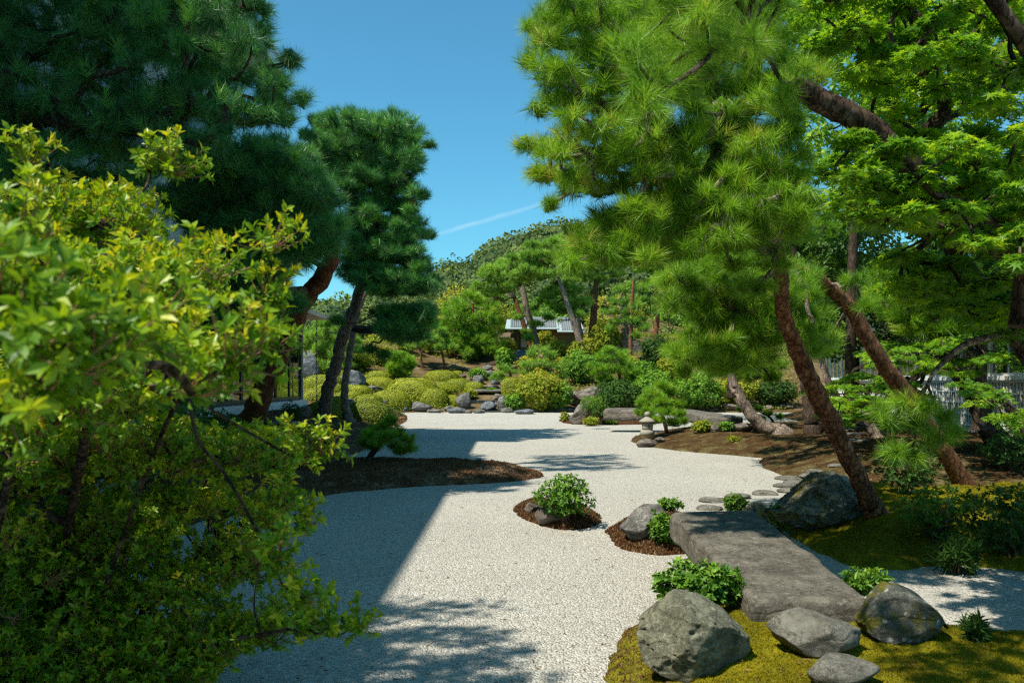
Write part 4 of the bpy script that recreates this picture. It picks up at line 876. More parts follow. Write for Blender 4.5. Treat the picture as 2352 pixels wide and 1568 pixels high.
ST = [(1642, 1148, 66, 'stepping stone in the gravel nearest the slab bridge, on its left'), (1700, 1139, 58, 'stepping stone half behind the plant at the bridge end'), (1762, 1131, 60, 'stepping stone alone in the gravel before the mossy boulder'), (1820, 1126, 62, 'stepping stone touching the mossy boulder silhouette'),
 (1812, 1114, 60, 'stepping stone leading the middle row in the gravel'), (1832, 1106, 56, 'stepping stone tucked behind the middle row'), (1818, 1097, 64, 'long flat stepping stone at the bank edge'), (1864, 1091, 48, 'first stepping stone on the bank'), (1877, 1080, 42, 'pale stepping stone second up the bank'),
 (1924, 1067, 36, 'pale stepping stone left of the leaning pine'), (1966, 1050, 34, 'stepping stone seen right of the leaning pine'), (1634, 1166, 62, 'stepping stone mostly hidden behind the slab far end'), (1935, 973, 32, 'smallest stone of the upper path'), (1968, 971, 52, 'farthest stone of the upper path'), (1960, 977, 36, 'pale round stone of the upper path'),
 (1946, 984, 56, 'long pale stone of the upper path'), (1970, 994, 48, 'bluish stone of the upper path'), (1974, 1008, 56, 'nearest stone of the upper path')]
for i, (x, y, w, lb) in enumerate(ST):
    b = hit(x, y + 6); wm_ = S(w, b[1]); rock(lb, x, y - 6, y + 6, w, 120 + i, 'flat', 4, .85, 5, .08, .02, .3, 'stepping_stone', 'stepping stone', 'stepping stones', flat=0.075, prof=None)

# grey step stone under the shrub and by the museum veranda
rock('flat grey step stone below the museum veranda', 650, 967, 982, 96, 160, 'flat', 4, .7, 6, .06, .02, .15, 'step_stone', 'step stone')
rock('long grey kerb stone glimpsed under the foreground shrub at bottom left', 330, 1470, 1545, 150, 161, 'rock_blue', 4, .8, 10, .08, .02, .1, 'rock', 'rock', d=5.2)

rng = np.random.default_rng(606); n = 900; yy = 5.0 + 22 * rng.random(n) ** 1.6; xx = rng.uniform(-.55, .5, n) * yy
zz = gz(xx, yy) + .012; k_ = rng.random(n); lm_ = MB(); ax_ = unit(rng.normal(size=(n, 3)) * np.array((1, 1, .15)))
ll = np.where(k_ < .6, .07, .035); leaves(lm_, np.c_[xx, yy, zz], ax_, unit(np.array((0, 0, 1)) + rng.normal(0, .2, (n, 3))), ll, np.where(k_ < .6, .004, .018), rng, 'diamond', rng.random(n))
tag(lm_.build('fallen_needles', K['blade_b']), kind='stuff')
# ================================================================== LANTERN
lb_ = P(1487, 1010, 27.3); lb_[2] = gz(lb_[0], lb_[1] + .2)[0] + 0.15; ln = thing('stone_lantern', lb_, 'small stone lantern with a wide cap at the tip of the right bank', 'lantern')
z0 = np.array((0, 0, 0)); rng = np.random.default_rng(8)
def lp(name, prof, mat='granite', wob=0.012): m = MB(); add_lathe(m, z0, prof, 32, wob, rng); return m.build(name, K[mat], ln, smooth=True)
lp('pedestal', [(.02, 0), (.19, .0), (.225, .04), (.235, .10), (.215, .16), (.15, .19), (.02, .195)])
ch_ = lp('light_chamber', [(.02, .19), (.165, .195), (.178, .25), (.178, .36), (.165, .42), (.02, .425)])
lp('cap', [(.02, .42), (.22, .425), (.265, .44), (.27, .465), (.20, .515), (.12, .56), (.07, .60), (.02, .61)])
lp('finial', [(.02, .60), (.05, .605), (.09, .645), (.10, .69), (.085, .735), (.03, .765), (.0, .77)])
cm = MB(); a = np.linspace(-1.1, 1.1, 13)
op = [(math.sin(t) * .072, .0, .30 + math.cos(t) * .0 + t * .055) for t in a]
outer = [(0.055 * math.cos(t) - .01, 0.30 + 0.062 * math.sin(t)) for t in np.linspace(-1.4, 1.4, 12)]; inner = [(0.022 * math.cos(t) - .012, 0.30 + 0.055 * math.sin(t)) for t in np.linspace(1.4, -1.4, 12)]
ring = outer + inner; fr = []; 
for x, z in ring: fr.append((x, -math.sqrt(.183 ** 2 - x * x), z))
nr2 = len(ring); q = [(i, i + 1, nr2 - 2 - i, nr2 - 1 - i) for i in range(11)]
back = [(x, y + .06, z) for x, y, z in fr]; cm.add(fr + back, quads=q); cm.build('crescent_opening_shade', K['dark'], ch_)  # dark sheet on the stone, standing in for the shade inside the opening

# ================================================================== AZALEA DOMES
DM = [(735, 856, 896, 92, 'wide olive dome at the back beside the tall standing rock'), (788, 844, 864, 34, 'dome peeking out behind the dark rounded boulder'), (866, 848, 873, 62, 'rough textured dome at the back behind the smooth one'), (866, 863, 891, 70, 'smooth bright dome right of the dark boulder'), (752, 878, 902, 74, 'bright dome behind the thick leaning trunk'),
 (808, 881, 907, 78, 'olive dome behind the thin trunk, below the dark boulder'), (718, 890, 922, 58, 'leafy dome touching the museum glass corner'), (793, 896, 921, 62, 'bright low dome between the two pine trunks'), (778, 907, 922, 28, 'small low dome half hidden by the thin trunk'), (890, 892, 936, 94, 'wide olive dome in front of the largest dome'),
 (842, 903, 936, 66, 'light leafy dome behind the shaded dark dome'), (943, 860, 927, 126, 'largest clipped dome of the garden, with ragged dark patches'), (736, 918, 957, 80, 'dome behind the foot of the thick leaning trunk'), (772, 907, 937, 32, 'narrow dome between the trunk and the pale rock'), (1012, 847, 877, 80, 'smooth bright dome at the foot of the sandy slope'),
 (1048, 849, 864, 28, 'small round dome at the sandy slope foot'), (1050, 866, 899, 64, 'smooth dome left of the upper stream'), (1085, 874, 900, 52, 'bright round dome next to the thin stone bridge'), (994, 888, 937, 68, 'green speckled dome in front at the shore'), (1039, 904, 933, 36, 'small olive dome right of the green speckled one'), (1018, 874, 902, 46, 'olive dome wedged behind the loose shrub')]
for i, (x, yt, yb, w, lb) in enumerate(DM):
    dome(lb, x, yt, yb, w, 200 + i, leaf=0.07, tone=(0.45, 0.55, 0.5, 0.62)[i % 4], rough=0.05 if i not in (2, 6, 11, 10) else 0.10)
dome('dark shaded clipped dome in front beside the thin trunk', 836, 918, 968, 118, 240, mat='azalea', leaf=0.07, tone=0.25, rough=0.03)  # low leaf tone paints in the shade this dome stands in
dome('tilted clipped bush right of the thin stone bridge', 1186, 860, 922, 54, 241, rough=0.08, lean=-0.25)

# ================================================================== SHRUBS AND SMALL PLANTS
shrub('loose light shrub between the green and olive domes', 1030, 912, 50, 30, 300, 'yellow', .13, .06, 420)
shrub('round leafy bush with glossy oval leaves on the moss islet in the gravel', 1296, 1196, 138, 104, 301, 'plant', .062, .03, 520, 5, 'oval', stems=12, hollow=.2, depth=.9)
shrub('leafy plant beside the slanting boulder, left of the slab bridge', 1524, 1246, 80, 66, 302, 'plant', .06, .03, 240, 5, 'oval')
shrub('dark leafy tuft behind the slanting boulder', 1536, 1176, 60, 32, 303, 'plant', .06, .028, 130, 5, 'oval')
shrub('pointed leafy tuft at the far end of the slab bridge', 1688, 1174, 56, 36, 304, 'plant', .07, .026, 150, 6, 'oval')
shrub('narrow leafy plant right of the holed rock', 1786, 1226, 50, 66, 305, 'plant', .05, .022, 200, 5, 'oval')
shrub('spreading glossy plant behind the pitted boulder, along the slab bridge side', 1606, 1412, 216, 118, 306, 'plant', .062, .03, 520, 5, 'oval', depth=.6, stems=14)
shrub('pale green pointed plant at the right side of the slab bridge', 1990, 1362, 120, 54, 307, 'plant', .085, .03, 130, 6, 'oval', depth=.5)
shrub('yellow green seedling at the left of the far pointed rock', 1298, 967, 22, 20, 308, 'yellow', .1, .05, 120)
shrub('low yellow shrub before the far pointed rock', 1357, 978, 38, 20, 309, 'yellow', .1, .05, 220)
shrub('small feathery plant under the brown slab bridge', 1404, 974, 28, 15, 310, 'green', .1, .04, 140)
shrub('upright leafy shrub left of the smooth boulder on the right bank', 1616, 993, 50, 28, 311, 'yellow', .11, .05, 150, 5, 'oval')
shrub('green leafy shrub between two stones on the right bank', 1668, 991, 34, 22, 312, 'green', .1, .05, 130, 5, 'oval')
shrub('tiny sprout in the middle of the right bank', 1684, 1013, 26, 10, 313, 'yellow', .1, .04, 40)
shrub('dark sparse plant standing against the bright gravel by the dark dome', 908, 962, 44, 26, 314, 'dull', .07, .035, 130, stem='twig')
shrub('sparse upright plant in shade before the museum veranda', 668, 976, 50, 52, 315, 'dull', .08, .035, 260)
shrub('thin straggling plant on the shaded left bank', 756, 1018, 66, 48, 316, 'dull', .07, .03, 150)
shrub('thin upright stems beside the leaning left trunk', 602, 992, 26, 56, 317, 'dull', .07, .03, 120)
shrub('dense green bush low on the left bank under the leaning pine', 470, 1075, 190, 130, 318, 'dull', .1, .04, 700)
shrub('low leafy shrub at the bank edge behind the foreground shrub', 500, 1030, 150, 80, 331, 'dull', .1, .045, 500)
BG = [(1240, 945, 110, 92, 'yellow', 'light green shrub at the shore right of the waterfall'), (1275, 943, 84, 66, 'green', 'dark green shrub at the shore beside the broad brown boulder'), (1185, 945, 50, 40, 'green', 'low dark shrub at the right edge of the lower pool'), (1420, 944, 110, 70, 'dull', 'bamboo grass clump behind the brown slab bridge'), (1500, 940, 110, 84, 'green', 'dense green bush behind the lantern pine'),
 (1600, 942, 120, 86, 'green', 'dark green hedge bush on the far shore'), (1690, 934, 120, 72, 'yellow', 'yellow green hedge bush on the far shore behind the curved pine'), (1780, 934, 110, 60, 'dull', 'dark hedge bush on the far shore, rightmost'), (1330, 882, 96, 72, 'green', 'round green bush above the broad brown boulder'), (1270, 838, 84, 54, 'yellow', 'golden maple shrub before the tea house'),
 (1345, 846, 80, 74, 'yellow', 'yellow shrub right of the tea house'), (1395, 838, 80, 100, 'yellow', 'tall yellow bush behind the straight trunk'), (1165, 826, 52, 48, 'yellow', 'yellow shrub left of the square boulder'), (1160, 850, 50, 50, 'green', 'glossy shrub by the arched bridge end'), (1228, 862, 80, 50, 'yellow', 'orange tipped shrub under the square boulder'), (1250, 822, 60, 60, 'yellow', 'light shrub right of the square boulder'),
 (1300, 862, 60, 40, 'yellow', 'tan tipped shrub on the slope'), (1480, 880, 70, 50, 'green', 'leafy bush below the stepped stone base'), (1510, 850, 80, 80, 'dull', 'dark bush right of the stepped stone base'), (1540, 880, 70, 60, 'yellow', 'pale leafy bush right of the lantern pine top'), (1040, 822, 60, 56, 'yellow', 'yellow bush on the sandy slope behind young pines'), (1090, 826, 80, 86, 'green', 'dark green bush left of the arched bridge'),
 (985, 812, 60, 56, 'yellow', 'light bush between the two young pines'), (935, 810, 60, 40, 'yellow', 'golden bush behind the little round pine'), (828, 852, 70, 46, 'yellow', 'orange and yellow shrub behind the dark boulder'), (740, 850, 52, 50, 'yellow', 'yellow shrub right of the tall standing rock'), (880, 840, 60, 44, 'yellow', 'yellow orange shrub between the domes and the sandy slope'), (1098, 872, 44, 26, 'green', 'low leafy plant beside the upper stream'), (1080, 916, 34, 22, 'yellow', 'small shrub at the left end of the thin bridge'),
 (1440, 858, 60, 44, 'yellow', 'shrub at the foot of the twin straight trunks'), (1128, 905, 24, 14, 'green', 'fern tuft under the thin bridge')]
for i, (x, yb, w, h, mt, lb) in enumerate(BG):
    dd = hit(x, yb)[1]; mt_L = .17 if dd > 45 else .1
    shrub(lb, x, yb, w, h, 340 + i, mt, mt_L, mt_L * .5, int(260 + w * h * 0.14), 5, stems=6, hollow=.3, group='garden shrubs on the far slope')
# ================================================================== PINES ON THE LEFT
_r = np.random.default_rng(71); SHADE_BOUGHS = [(-3.5 + _r.uniform(-.75, .55), 2.9 + _r.uniform(-.9, 1.1), 5.3 + _r.uniform(-.4, .4)) for _ in range(20)]  # unseen boughs, added to keep the lower foreground shrub in shade
pine('dark pine with long needles filling the upper left corner, shaded against the sky', [(-60, 1130, 74), (-50, 760, 70), (15, 380, 62), (5, 250, 56), (-20, 80, 48), (30, -180, 38), (60, -420, 26)],
     [dict(poly=[(-160, -120), (600, -120), (630, 10), (625, 100), (690, 140), (690, 215), (715, 245), (690, 300), (600, 330), (500, 380), (400, 440), (300, 480), (120, 480), (-160, 480)], n=270, r=58, d0=13, d1=16.5, edge=.8),
      dict(pads=[(600, 20, 14, 34), (606, 66, 14, 30), (664, 132, 14, 26), (660, 140, 14.4, 26), (690, 226, 14, 26), (650, 240, 14, 34), (630, 180, 14, 34), (600, 270, 14, 40), (655, 275, 13.8, 26)]),
      dict(poly=[(-200, -300), (480, -300), (580, -130), (-200, -130)], n=30, r=80, d0=13.5, d1=16.5, edge=.3),
      dict(poly=[(520, -380), (780, -380), (760, -190), (540, -170)], n=44, r=56, d0=15.2, d1=18.2, edge=.4),
      ],
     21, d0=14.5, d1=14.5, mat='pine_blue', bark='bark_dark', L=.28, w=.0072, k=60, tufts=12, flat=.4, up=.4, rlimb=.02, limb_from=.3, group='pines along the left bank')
pine('unseen pine beside the viewpoint at the far left, some boughs added to shade the shrub', [(-1900, 1750, 150), (-1750, 800, 130), (-1500, 0, 110), (-1300, -600, 80), (-1150, -1000, 50)],
     [dict(poly=[(-820, -1000), (-150, -950), (-60, -620), (-300, -540), (-820, -560)], n=46, r=130, d0=3.7, d1=5.2, edge=.4), dict(pads=[(CX + x / y * F, HZ - (z - CH) / y * F, y, .5 / y * F) for x, y, z in SHADE_BOUGHS])], 20, d0=4.2, d1=4.4, mat='pine_blue', bark='bark_dark', L=.16, w=.006, k=44, tufts=14, flat=.45, up=.3, rlimb=.012, limb_from=.5, group='pines along the left bank')
pine('leaning red pine on the left bank whose trunk slants before the museum glass', [(568, 988, 58), (596, 915, 52), (645, 810, 46), (690, 705, 42), (738, 640, 40), (765, 580, 34), (745, 500, 26), (690, 420, 18)],
     [dict(poly=[(400, 300), (540, 285), (640, 285), (705, 300), (765, 375), (800, 430), (818, 490), (812, 550), (775, 625), (700, 625), (650, 690), (560, 715), (480, 660), (420, 560), (330, 440), (430, 340)], n=220, r=50, d0=16, d1=20.5, edge=.8),
      dict(poly=[(540, 640), (690, 660), (700, 720), (640, 740), (540, 790), (470, 800), (440, 700)], n=44, r=40, d0=17, d1=19.5)],
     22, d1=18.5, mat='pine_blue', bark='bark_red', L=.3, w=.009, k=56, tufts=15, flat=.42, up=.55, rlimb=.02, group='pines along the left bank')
pine('tall rounded pine standing on the left bank, its crown clear against the sky', [(745, 958, 34), (752, 900, 28), (770, 840, 27), (792, 760, 26), (816, 700, 25), (832, 640, 23), (850, 540, 24), (868, 420, 18), (860, 320, 10)],
     [dict(poly=[(690, 300), (735, 250), (790, 232), (850, 247), (915, 240), (970, 280), (988, 320), (978, 370), (958, 405), (975, 430), (968, 470), (992, 510), (988, 560), (1000, 620), (1006, 655), (970, 695), (880, 690), (800, 665), (770, 620), (790, 540), (775, 460), (745, 405), (700, 375)], n=320, r=27, d0=26.6, d1=31.5, edge=.7),
      dict(pads=[(1000, 640, 28.5, 20), (985, 540, 28.5, 18), (970, 450, 29, 18), (985, 330, 29, 16), (700, 310, 29, 20), (720, 275, 29, 18)])],
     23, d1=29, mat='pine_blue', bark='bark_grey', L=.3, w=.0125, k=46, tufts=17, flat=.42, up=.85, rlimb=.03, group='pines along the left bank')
pine('slim pine with a thin trunk and low dark branches beside the tall rounded pine', [(803, 966, 26), (796, 940, 19), (792, 890, 17), (801, 830, 15), (812, 760, 14), (823, 710, 13), (842, 670, 9)],
     [dict(poly=[(860, 700), (900, 690), (985, 695), (1012, 740), (965, 785), (905, 790), (870, 770)], n=50, r=26, d0=27, d1=30.5), dict(pads=[(775, 735, 28.5, 22), (850, 800, 28.5, 20), (880, 812, 28.5, 18)]), dict(poly=[(840, 690), (850, 690), (850, 700), (840, 700)], n=0, r=22, d0=28, d1=30)],
     24, mat='pine_blue', bark='bark_grey', L=.32, w=.015, k=46, tufts=18, flat=.45, up=.5, rlimb=.022, group='pines along the left bank')
pine('low spreading pine on the long mossy mound, in shade', [(850, 1059, 16), (853, 1044, 14), (868, 1026, 11), (885, 1008, 7)],
     [dict(pads=[(878, 978, 18.4, 26), (850, 996, 18.0, 26), (912, 992, 18.3, 26), (936, 1006, 18.2, 20), (868, 1012, 17.8, 24), (902, 1018, 18.5, 24), (942, 1028, 18.2, 18), (838, 1014, 18.3, 20), (890, 1000, 17.7, 24), (920, 1034, 18.4, 16), (858, 1022, 18.6, 20), (895, 965, 18.5, 18)])],
     25, mat='pine', bark='bark_dark', L=.14, w=.007, k=34, tufts=40, flat=.55, up=.6, rlimb=.012, limb_from=.5, name='small_pine')

# ================================================================== TREES UP THE SLOPE
FG = 'pines around the tea house'
FP = dict(mat='pine_far', L=.38, w=.034, k=26, tufts=34, flat=.38, up=.9, rlimb=.045, tsides=10, twigs=.3)
pine('pine with two crossing trunks in layers before the tea house, left trunk', [(1217, 800, 12), (1197, 728, 11), (1179, 677, 9), (1166, 640, 7)],
     [dict(poly=[(1075, 650), (1110, 610), (1180, 575), (1240, 560), (1250, 620), (1190, 670), (1120, 690)], n=38, r=22, d0=65, d1=69), dict(pads=[(1120, 690, 72, 20), (1150, 680, 72, 20)])], 31, d0=73, group=FG, **FP)
pine('spreading pine whose thick trunk crosses the tea house roof', [(1236, 806, 17), (1226, 760, 16), (1211, 715, 15), (1202, 669, 13), (1196, 620, 9), (1215, 575, 6)],
     [dict(poly=[(1180, 590), (1210, 545), (1280, 530), (1345, 560), (1340, 610), (1270, 640), (1200, 650)], n=38, r=22, d0=64.5, d1=69), dict(pads=[(1226, 705, 71, 16), (1232, 742, 70.5, 18), (1190, 728, 71, 14), (1208, 760, 70.5, 12), (1215, 775, 70, 14), (1250, 690, 71, 20), (1262, 728, 71, 14)])], 32, d0=71, group=FG, bark='bark_grey', **FP)
pine('slanting pine just right of the tea house, bare trunk leaning left', [(1360, 846, 18), (1336, 792, 16), (1318, 741, 14), (1294, 669, 11), (1282, 635, 7)],
     [dict(poly=[(1235, 680), (1260, 640), (1330, 630), (1360, 680), (1350, 735), (1280, 730)], n=26, r=20, d0=66, d1=71)], 33, group=FG, bark='bark_grey', **FP)
pine('dark thin pine behind the slanting pine', [(1350, 830, 9), (1336, 770, 9), (1322, 700, 8), (1312, 650, 6)], [dict(poly=[(1280, 600), (1360, 600), (1370, 650), (1290, 655)], n=10, r=20, d0=73, d1=76)], 34, d0=74, group=FG, bark='bark_dark', **FP)
pine('straight red pine with a bare trunk standing left of the stepped stone tower', [(1363, 824, 22), (1361, 760, 18), (1367, 677, 13), (1371, 620, 8)],
     [dict(poly=[(1300, 560), (1350, 530), (1450, 540), (1440, 640), (1390, 660), (1330, 640)], n=30, r=24, d0=68, d1=73)], 35, group=FG, **FP)
pine('flat topped garden pine with neat pads before the stepped stone tower, thick pale trunk', [(1437, 838, 26), (1434, 754, 24), (1431, 700, 18), (1432, 655, 9)],
     [dict(pads=[(1450, 656, 66, 26), (1425, 664, 66, 22), (1474, 664, 66, 22), (1420, 690, 65, 28), (1452, 686, 65.5, 28), (1486, 690, 66, 28), (1400, 712, 65, 24), (1440, 716, 65, 26), (1500, 715, 66, 22), (1412, 738, 65, 22), (1470, 738, 65, 24), (1400, 755, 65, 16)])], 36, d0=66.5, group=FG, bark='bark_grey', **FP)
pine('slender red trunked pine close before the thick pale trunk', [(1447, 838, 11), (1450, 740, 9), (1452, 690, 8), (1456, 640, 5)], [dict(pads=[(1462, 700, 64.5, 20), (1445, 735, 64.5, 18), (1478, 752, 64.5, 16), (1460, 770, 64.5, 14)])], 37, d0=64.5, group=FG, **FP)
pine('tall straight pine at the right of the stepped stone tower', [(1503, 830, 12), (1508, 750, 11), (1511, 690, 11), (1513, 590, 8)], [dict(poly=[(1440, 580), (1480, 530), (1570, 540), (1580, 660), (1520, 700), (1470, 650)], n=30, r=24, d0=66, d1=71)], 38, d0=69, group=FG, **{**FP, 'mat': 'pine'})
pine('dense dark green pine at the end of the arched bridge', [(1082, 846, 16), (1083, 790, 14), (1086, 730, 10), (1085, 690, 6)],
     [dict(poly=[(1005, 730), (1025, 690), (1080, 662), (1135, 685), (1165, 750), (1160, 800), (1110, 830), (1050, 825), (1010, 790)], n=60, r=22, d0=70, d1=76)], 39, d0=73, group=FG, **{**FP, 'mat': 'pine', 'flat': .55})
pine('bright bushy pine seen behind the rain chain and the leaning trunks', [(760, 862, 12), (758, 820, 11), (760, 770, 7)], [dict(poly=[(690, 745), (750, 722), (815, 745), (845, 800), (820, 850), (760, 862), (690, 850)], n=46, r=20, d0=60, d1=66)], 40, d0=63, group=FG, **{**FP, 'flat': .6})
pine('young thin pine on the sandy slope, left of two', [(969, 832, 5), (963, 795, 5), (957, 755, 3)], [dict(poly=[(925, 755), (955, 735), (1000, 755), (995, 800), (935, 805)], n=11, r=15, d0=66, d1=69)], 41, d0=67.5, group=FG, **FP)
pine('young thin pine on the sandy slope, right of two', [(1021, 838, 6), (1014, 800, 5), (1009, 755, 4)], [dict(poly=[(975, 765), (1005, 740), (1045, 760), (1050, 805), (985, 810)], n=12, r=15, d0=66, d1=69)], 42, d0=67.5, group=FG, **FP)
pine('little round bright pine behind the smooth domes', [(919, 866, 7), (919, 845, 6), (920, 815, 4)], [dict(poly=[(882, 850), (895, 810), (920, 795), (945, 812), (955, 850), (930, 868), (895, 868)], n=22, r=14, d0=60.5, d1=63)], 43, d0=62, group=FG, **{**FP, 'mat': 'pine', 'flat': .7, 'L': .3}, name='small_pine')
pine('cloud pruned bright pine in tiers at the middle of the slope', [(1252, 905, 9), (1248, 880, 9), (1256, 850, 7), (1246, 820, 4)],
     [dict(pads=[(1240, 800, 58, 26), (1222, 812, 58, 20), (1262, 812, 58, 20), (1215, 834, 57, 24), (1280, 838, 58, 26), (1245, 832, 57, 22), (1212, 856, 57, 18), (1250, 862, 57, 22), (1285, 864, 58, 20), (1228, 874, 56.5, 18), (1268, 880, 56.5, 18)])], 44, d0=57.5, **{**FP, 'L': .3, 'w': .026, 'flat': .42}, name='small_pine', group='shaped small pines')
pine('bushy dark pine in front of the stepped stone tower', [(1420, 905, 8), (1424, 870, 7), (1412, 830, 4)], [dict(poly=[(1352, 840), (1370, 808), (1400, 790), (1440, 800), (1470, 850), (1475, 895), (1440, 905), (1380, 895)], n=42, r=18, d0=56, d1=60)], 45, d0=58, **{**FP, 'L': .3, 'w': .024, 'mat': 'pine', 'flat': .5}, name='small_pine', group='shaped small pines')
pine('small bright pine leaning over the upper stream', [(1175, 868, 5), (1168, 850, 5), (1160, 840, 3)], [dict(pads=[(1160, 842, 61, 20), (1148, 858, 61, 18), (1172, 852, 61, 18), (1135, 866, 61, 12), (1160, 868, 61, 14)])], 46, d0=61, **{**FP, 'L': .3, 'w': .026}, name='small_pine', group='shaped small pines')
shrub('low juniper like bush hugging the right side of the far pointed rock', 1376, 973, 46, 62, 47, 'plant', .09, .03, 420, 6, stems=8, name='juniper', hollow=.2)
shrub('bright rounded tuft peeking over the far pointed rock', 1354, 950, 46, 42, 50, 'green', .09, .02, 260, 7, name='juniper', d=35.5)
pine('small bright pine beside the stone lantern', [(1532, 1000, 10), (1528, 975, 9), (1520, 945, 7), (1515, 915, 4)],
     [dict(pads=[(1518, 884, 28.4, 26), (1500, 902, 28, 24), (1540, 900, 28.6, 24), (1478, 922, 28, 20), (1520, 918, 27.6, 24), (1555, 925, 28.4, 20), (1492, 942, 27.6, 20), (1530, 945, 27.4, 24), (1562, 948, 28.2, 16), (1505, 962, 27.4, 18), (1545, 968, 27.6, 18), (1472, 945, 28, 14), (1570, 965, 28, 10)])],
     48, d0=28, mat='pine', L=.19, w=.011, k=36, tufts=42, flat=.5, up=.75, rlimb=.014, name='small_pine', group='shaped small pines', bark='bark_dark')
pine('tiny sparse pine behind the curved trunk on the right bank', [(1778, 975, 6), (1768, 958, 5), (1745, 945, 3)], [dict(pads=[(1742, 938, 31.5, 12), (1700, 938, 31.5, 10), (1765, 948, 31.5, 14), (1790, 955, 31.5, 12), (1750, 960, 31.2, 12), (1725, 946, 31.5, 10)])], 49, d0=31.5, mat='pine', L=.17, w=.011, k=30, tufts=26, flat=.5, rlimb=.01, name='small_pine', group='shaped small pines', bark='bark_dark')
for i, (tr, poly, lb, mt) in enumerate([([(1110, 800, 14), (1105, 720, 10)], [(1000, 690), (1030, 655), (1110, 640), (1165, 680), (1180, 740), (1120, 760), (1010, 740)], 'bright leafy tree behind the dense dark pine', 'yellow'),
        ([(1250, 800, 14), (1250, 720, 10)], [(1150, 720), (1180, 680), (1260, 670), (1330, 690), (1340, 760), (1250, 780), (1160, 770)], 'green leafy tree rising behind the tea house', 'green'),
        ([(1400, 820, 14), (1400, 740, 10)], [(1330, 720), (1370, 680), (1440, 670), (1500, 700), (1490, 800), (1400, 820), (1340, 800)], 'yellow green leafy tree behind the stepped stone tower', 'yellow'),
        ([(1540, 830, 14), (1540, 760, 10)], [(1480, 720), (1520, 660), (1600, 650), (1660, 720), (1650, 850), (1560, 860), (1490, 820)], 'dark leafy tree behind the tall straight pine', 'green'),
        ([(900, 820, 12), (900, 760, 8)], [(840, 770), (870, 740), (940, 730), (1000, 750), (1000, 810), (900, 820), (850, 810)], 'light leafy tree behind the young pines', 'yellow')]):
    broad_tree(lb, tr, [dict(poly=poly, n=46, r=22, d0=78, d1=88)], 60 + i, d0=83, mat=mt, L=.3, W=.2, per=90, group='leafy trees behind the garden')

# ================================================================== TREES ON THE RIGHT BANK
RG = 'pines on the right bank'
pine('big pine leaning left from beside the mossy boulder, reddish trunk and crown over the gravel', [(2026, 1206, 60), (2004, 1165, 48), (1975, 1105, 42), (1936, 1020, 41), (1890, 935, 43), (1856, 865, 39), (1826, 790, 36), (1800, 715, 34), (1792, 620, 34), (1765, 500, 30), (1715, 360, 28), (1700, 270, 26), (1738, 180, 20), (1730, 60, 14)],
     [dict(poly=[(1250, -80), (1215, 30), (1190, 130), (1212, 215), (1240, 260), (1185, 325), (1205, 395), (1245, 450), (1330, 480), (1430, 470), (1560, 450), (1640, 380), (1640, 200), (1600, -80)], n=150, r=52, d0=7.2, d1=9.2, edge=.72),
      dict(pads=[(1214, 140, 8.4, 30), (1225, 60, 8.4, 30), (1212, 330, 8, 28), (1240, 395, 8, 30), (1262, 465, 8.4, 30), (1235, 250, 8.4, 26)]),
      dict(poly=[(1240, 590), (1320, 500), (1440, 440), (1560, 400), (1680, 360), (1860, 340), (1900, 470), (1800, 580), (1640, 590), (1520, 620), (1400, 630), (1280, 630)], n=110, r=46, d0=7.2, d1=9.1, edge=.6),
      dict(poly=[(1640, 420), (1720, 280), (1850, 330), (1900, 480), (1860, 640), (1780, 740), (1700, 700), (1620, 560)], n=22, r=44, d0=8, d1=9.1),
      dict(poly=[(1600, -80), (1900, -80), (1880, 260), (1800, 420), (1680, 440), (1580, 300)], n=90, r=48, d0=7.4, d1=9.4)],
     51, d1=[10.6, 10.6, 10.5, 10.4, 10.2, 10.0, 9.8, 9.6, 9.3, 9.1, 8.9, 8.7, 8.7, 8.7], mat='pine', bark='bark_red', L=.165, w=.005, k=50, tufts=13, flat=.34, up=.6, rlimb=.016, limb_from=.55, group=RG, twig=.0035)
pine('pine behind with a slanting trunk, its bright tufted crown at mid height on the right', [(2210, 1105, 44), (2150, 1010, 40), (2098, 930, 38), (2052, 868, 36), (2000, 790, 34), (1950, 705, 32), (1905, 662, 30), (1862, 632, 28), (1790, 615, 24), (1720, 640, 16)],
     [dict(poly=[(1525, 590), (1600, 555), (1700, 560), (1800, 560), (1870, 600), (1905, 720), (1950, 760), (1925, 830), (1850, 840), (1800, 800), (1760, 860), (1690, 880), (1590, 862), (1535, 815), (1560, 740), (1518, 680)], n=200, r=44, d0=10.4, d1=13.2, edge=.75),
      dict(pads=[(1535, 640, 11, 26), (1540, 700, 11, 26), (1545, 800, 11.2, 26), (1575, 850, 11.4, 24), (1990, 700, 12, 26), (1960, 640, 12, 28)])],
     52, d1=[13.6, 13.4, 13.2, 13, 12.8, 12.6, 12.4, 12.2, 12, 12], d0=13.6, mat='pine', bark='bark_red', L=.19, w=.0058, k=58, tufts=14, flat=.4, up=.6, rlimb=.016, limb_from=.6, group=RG, twig=.004)
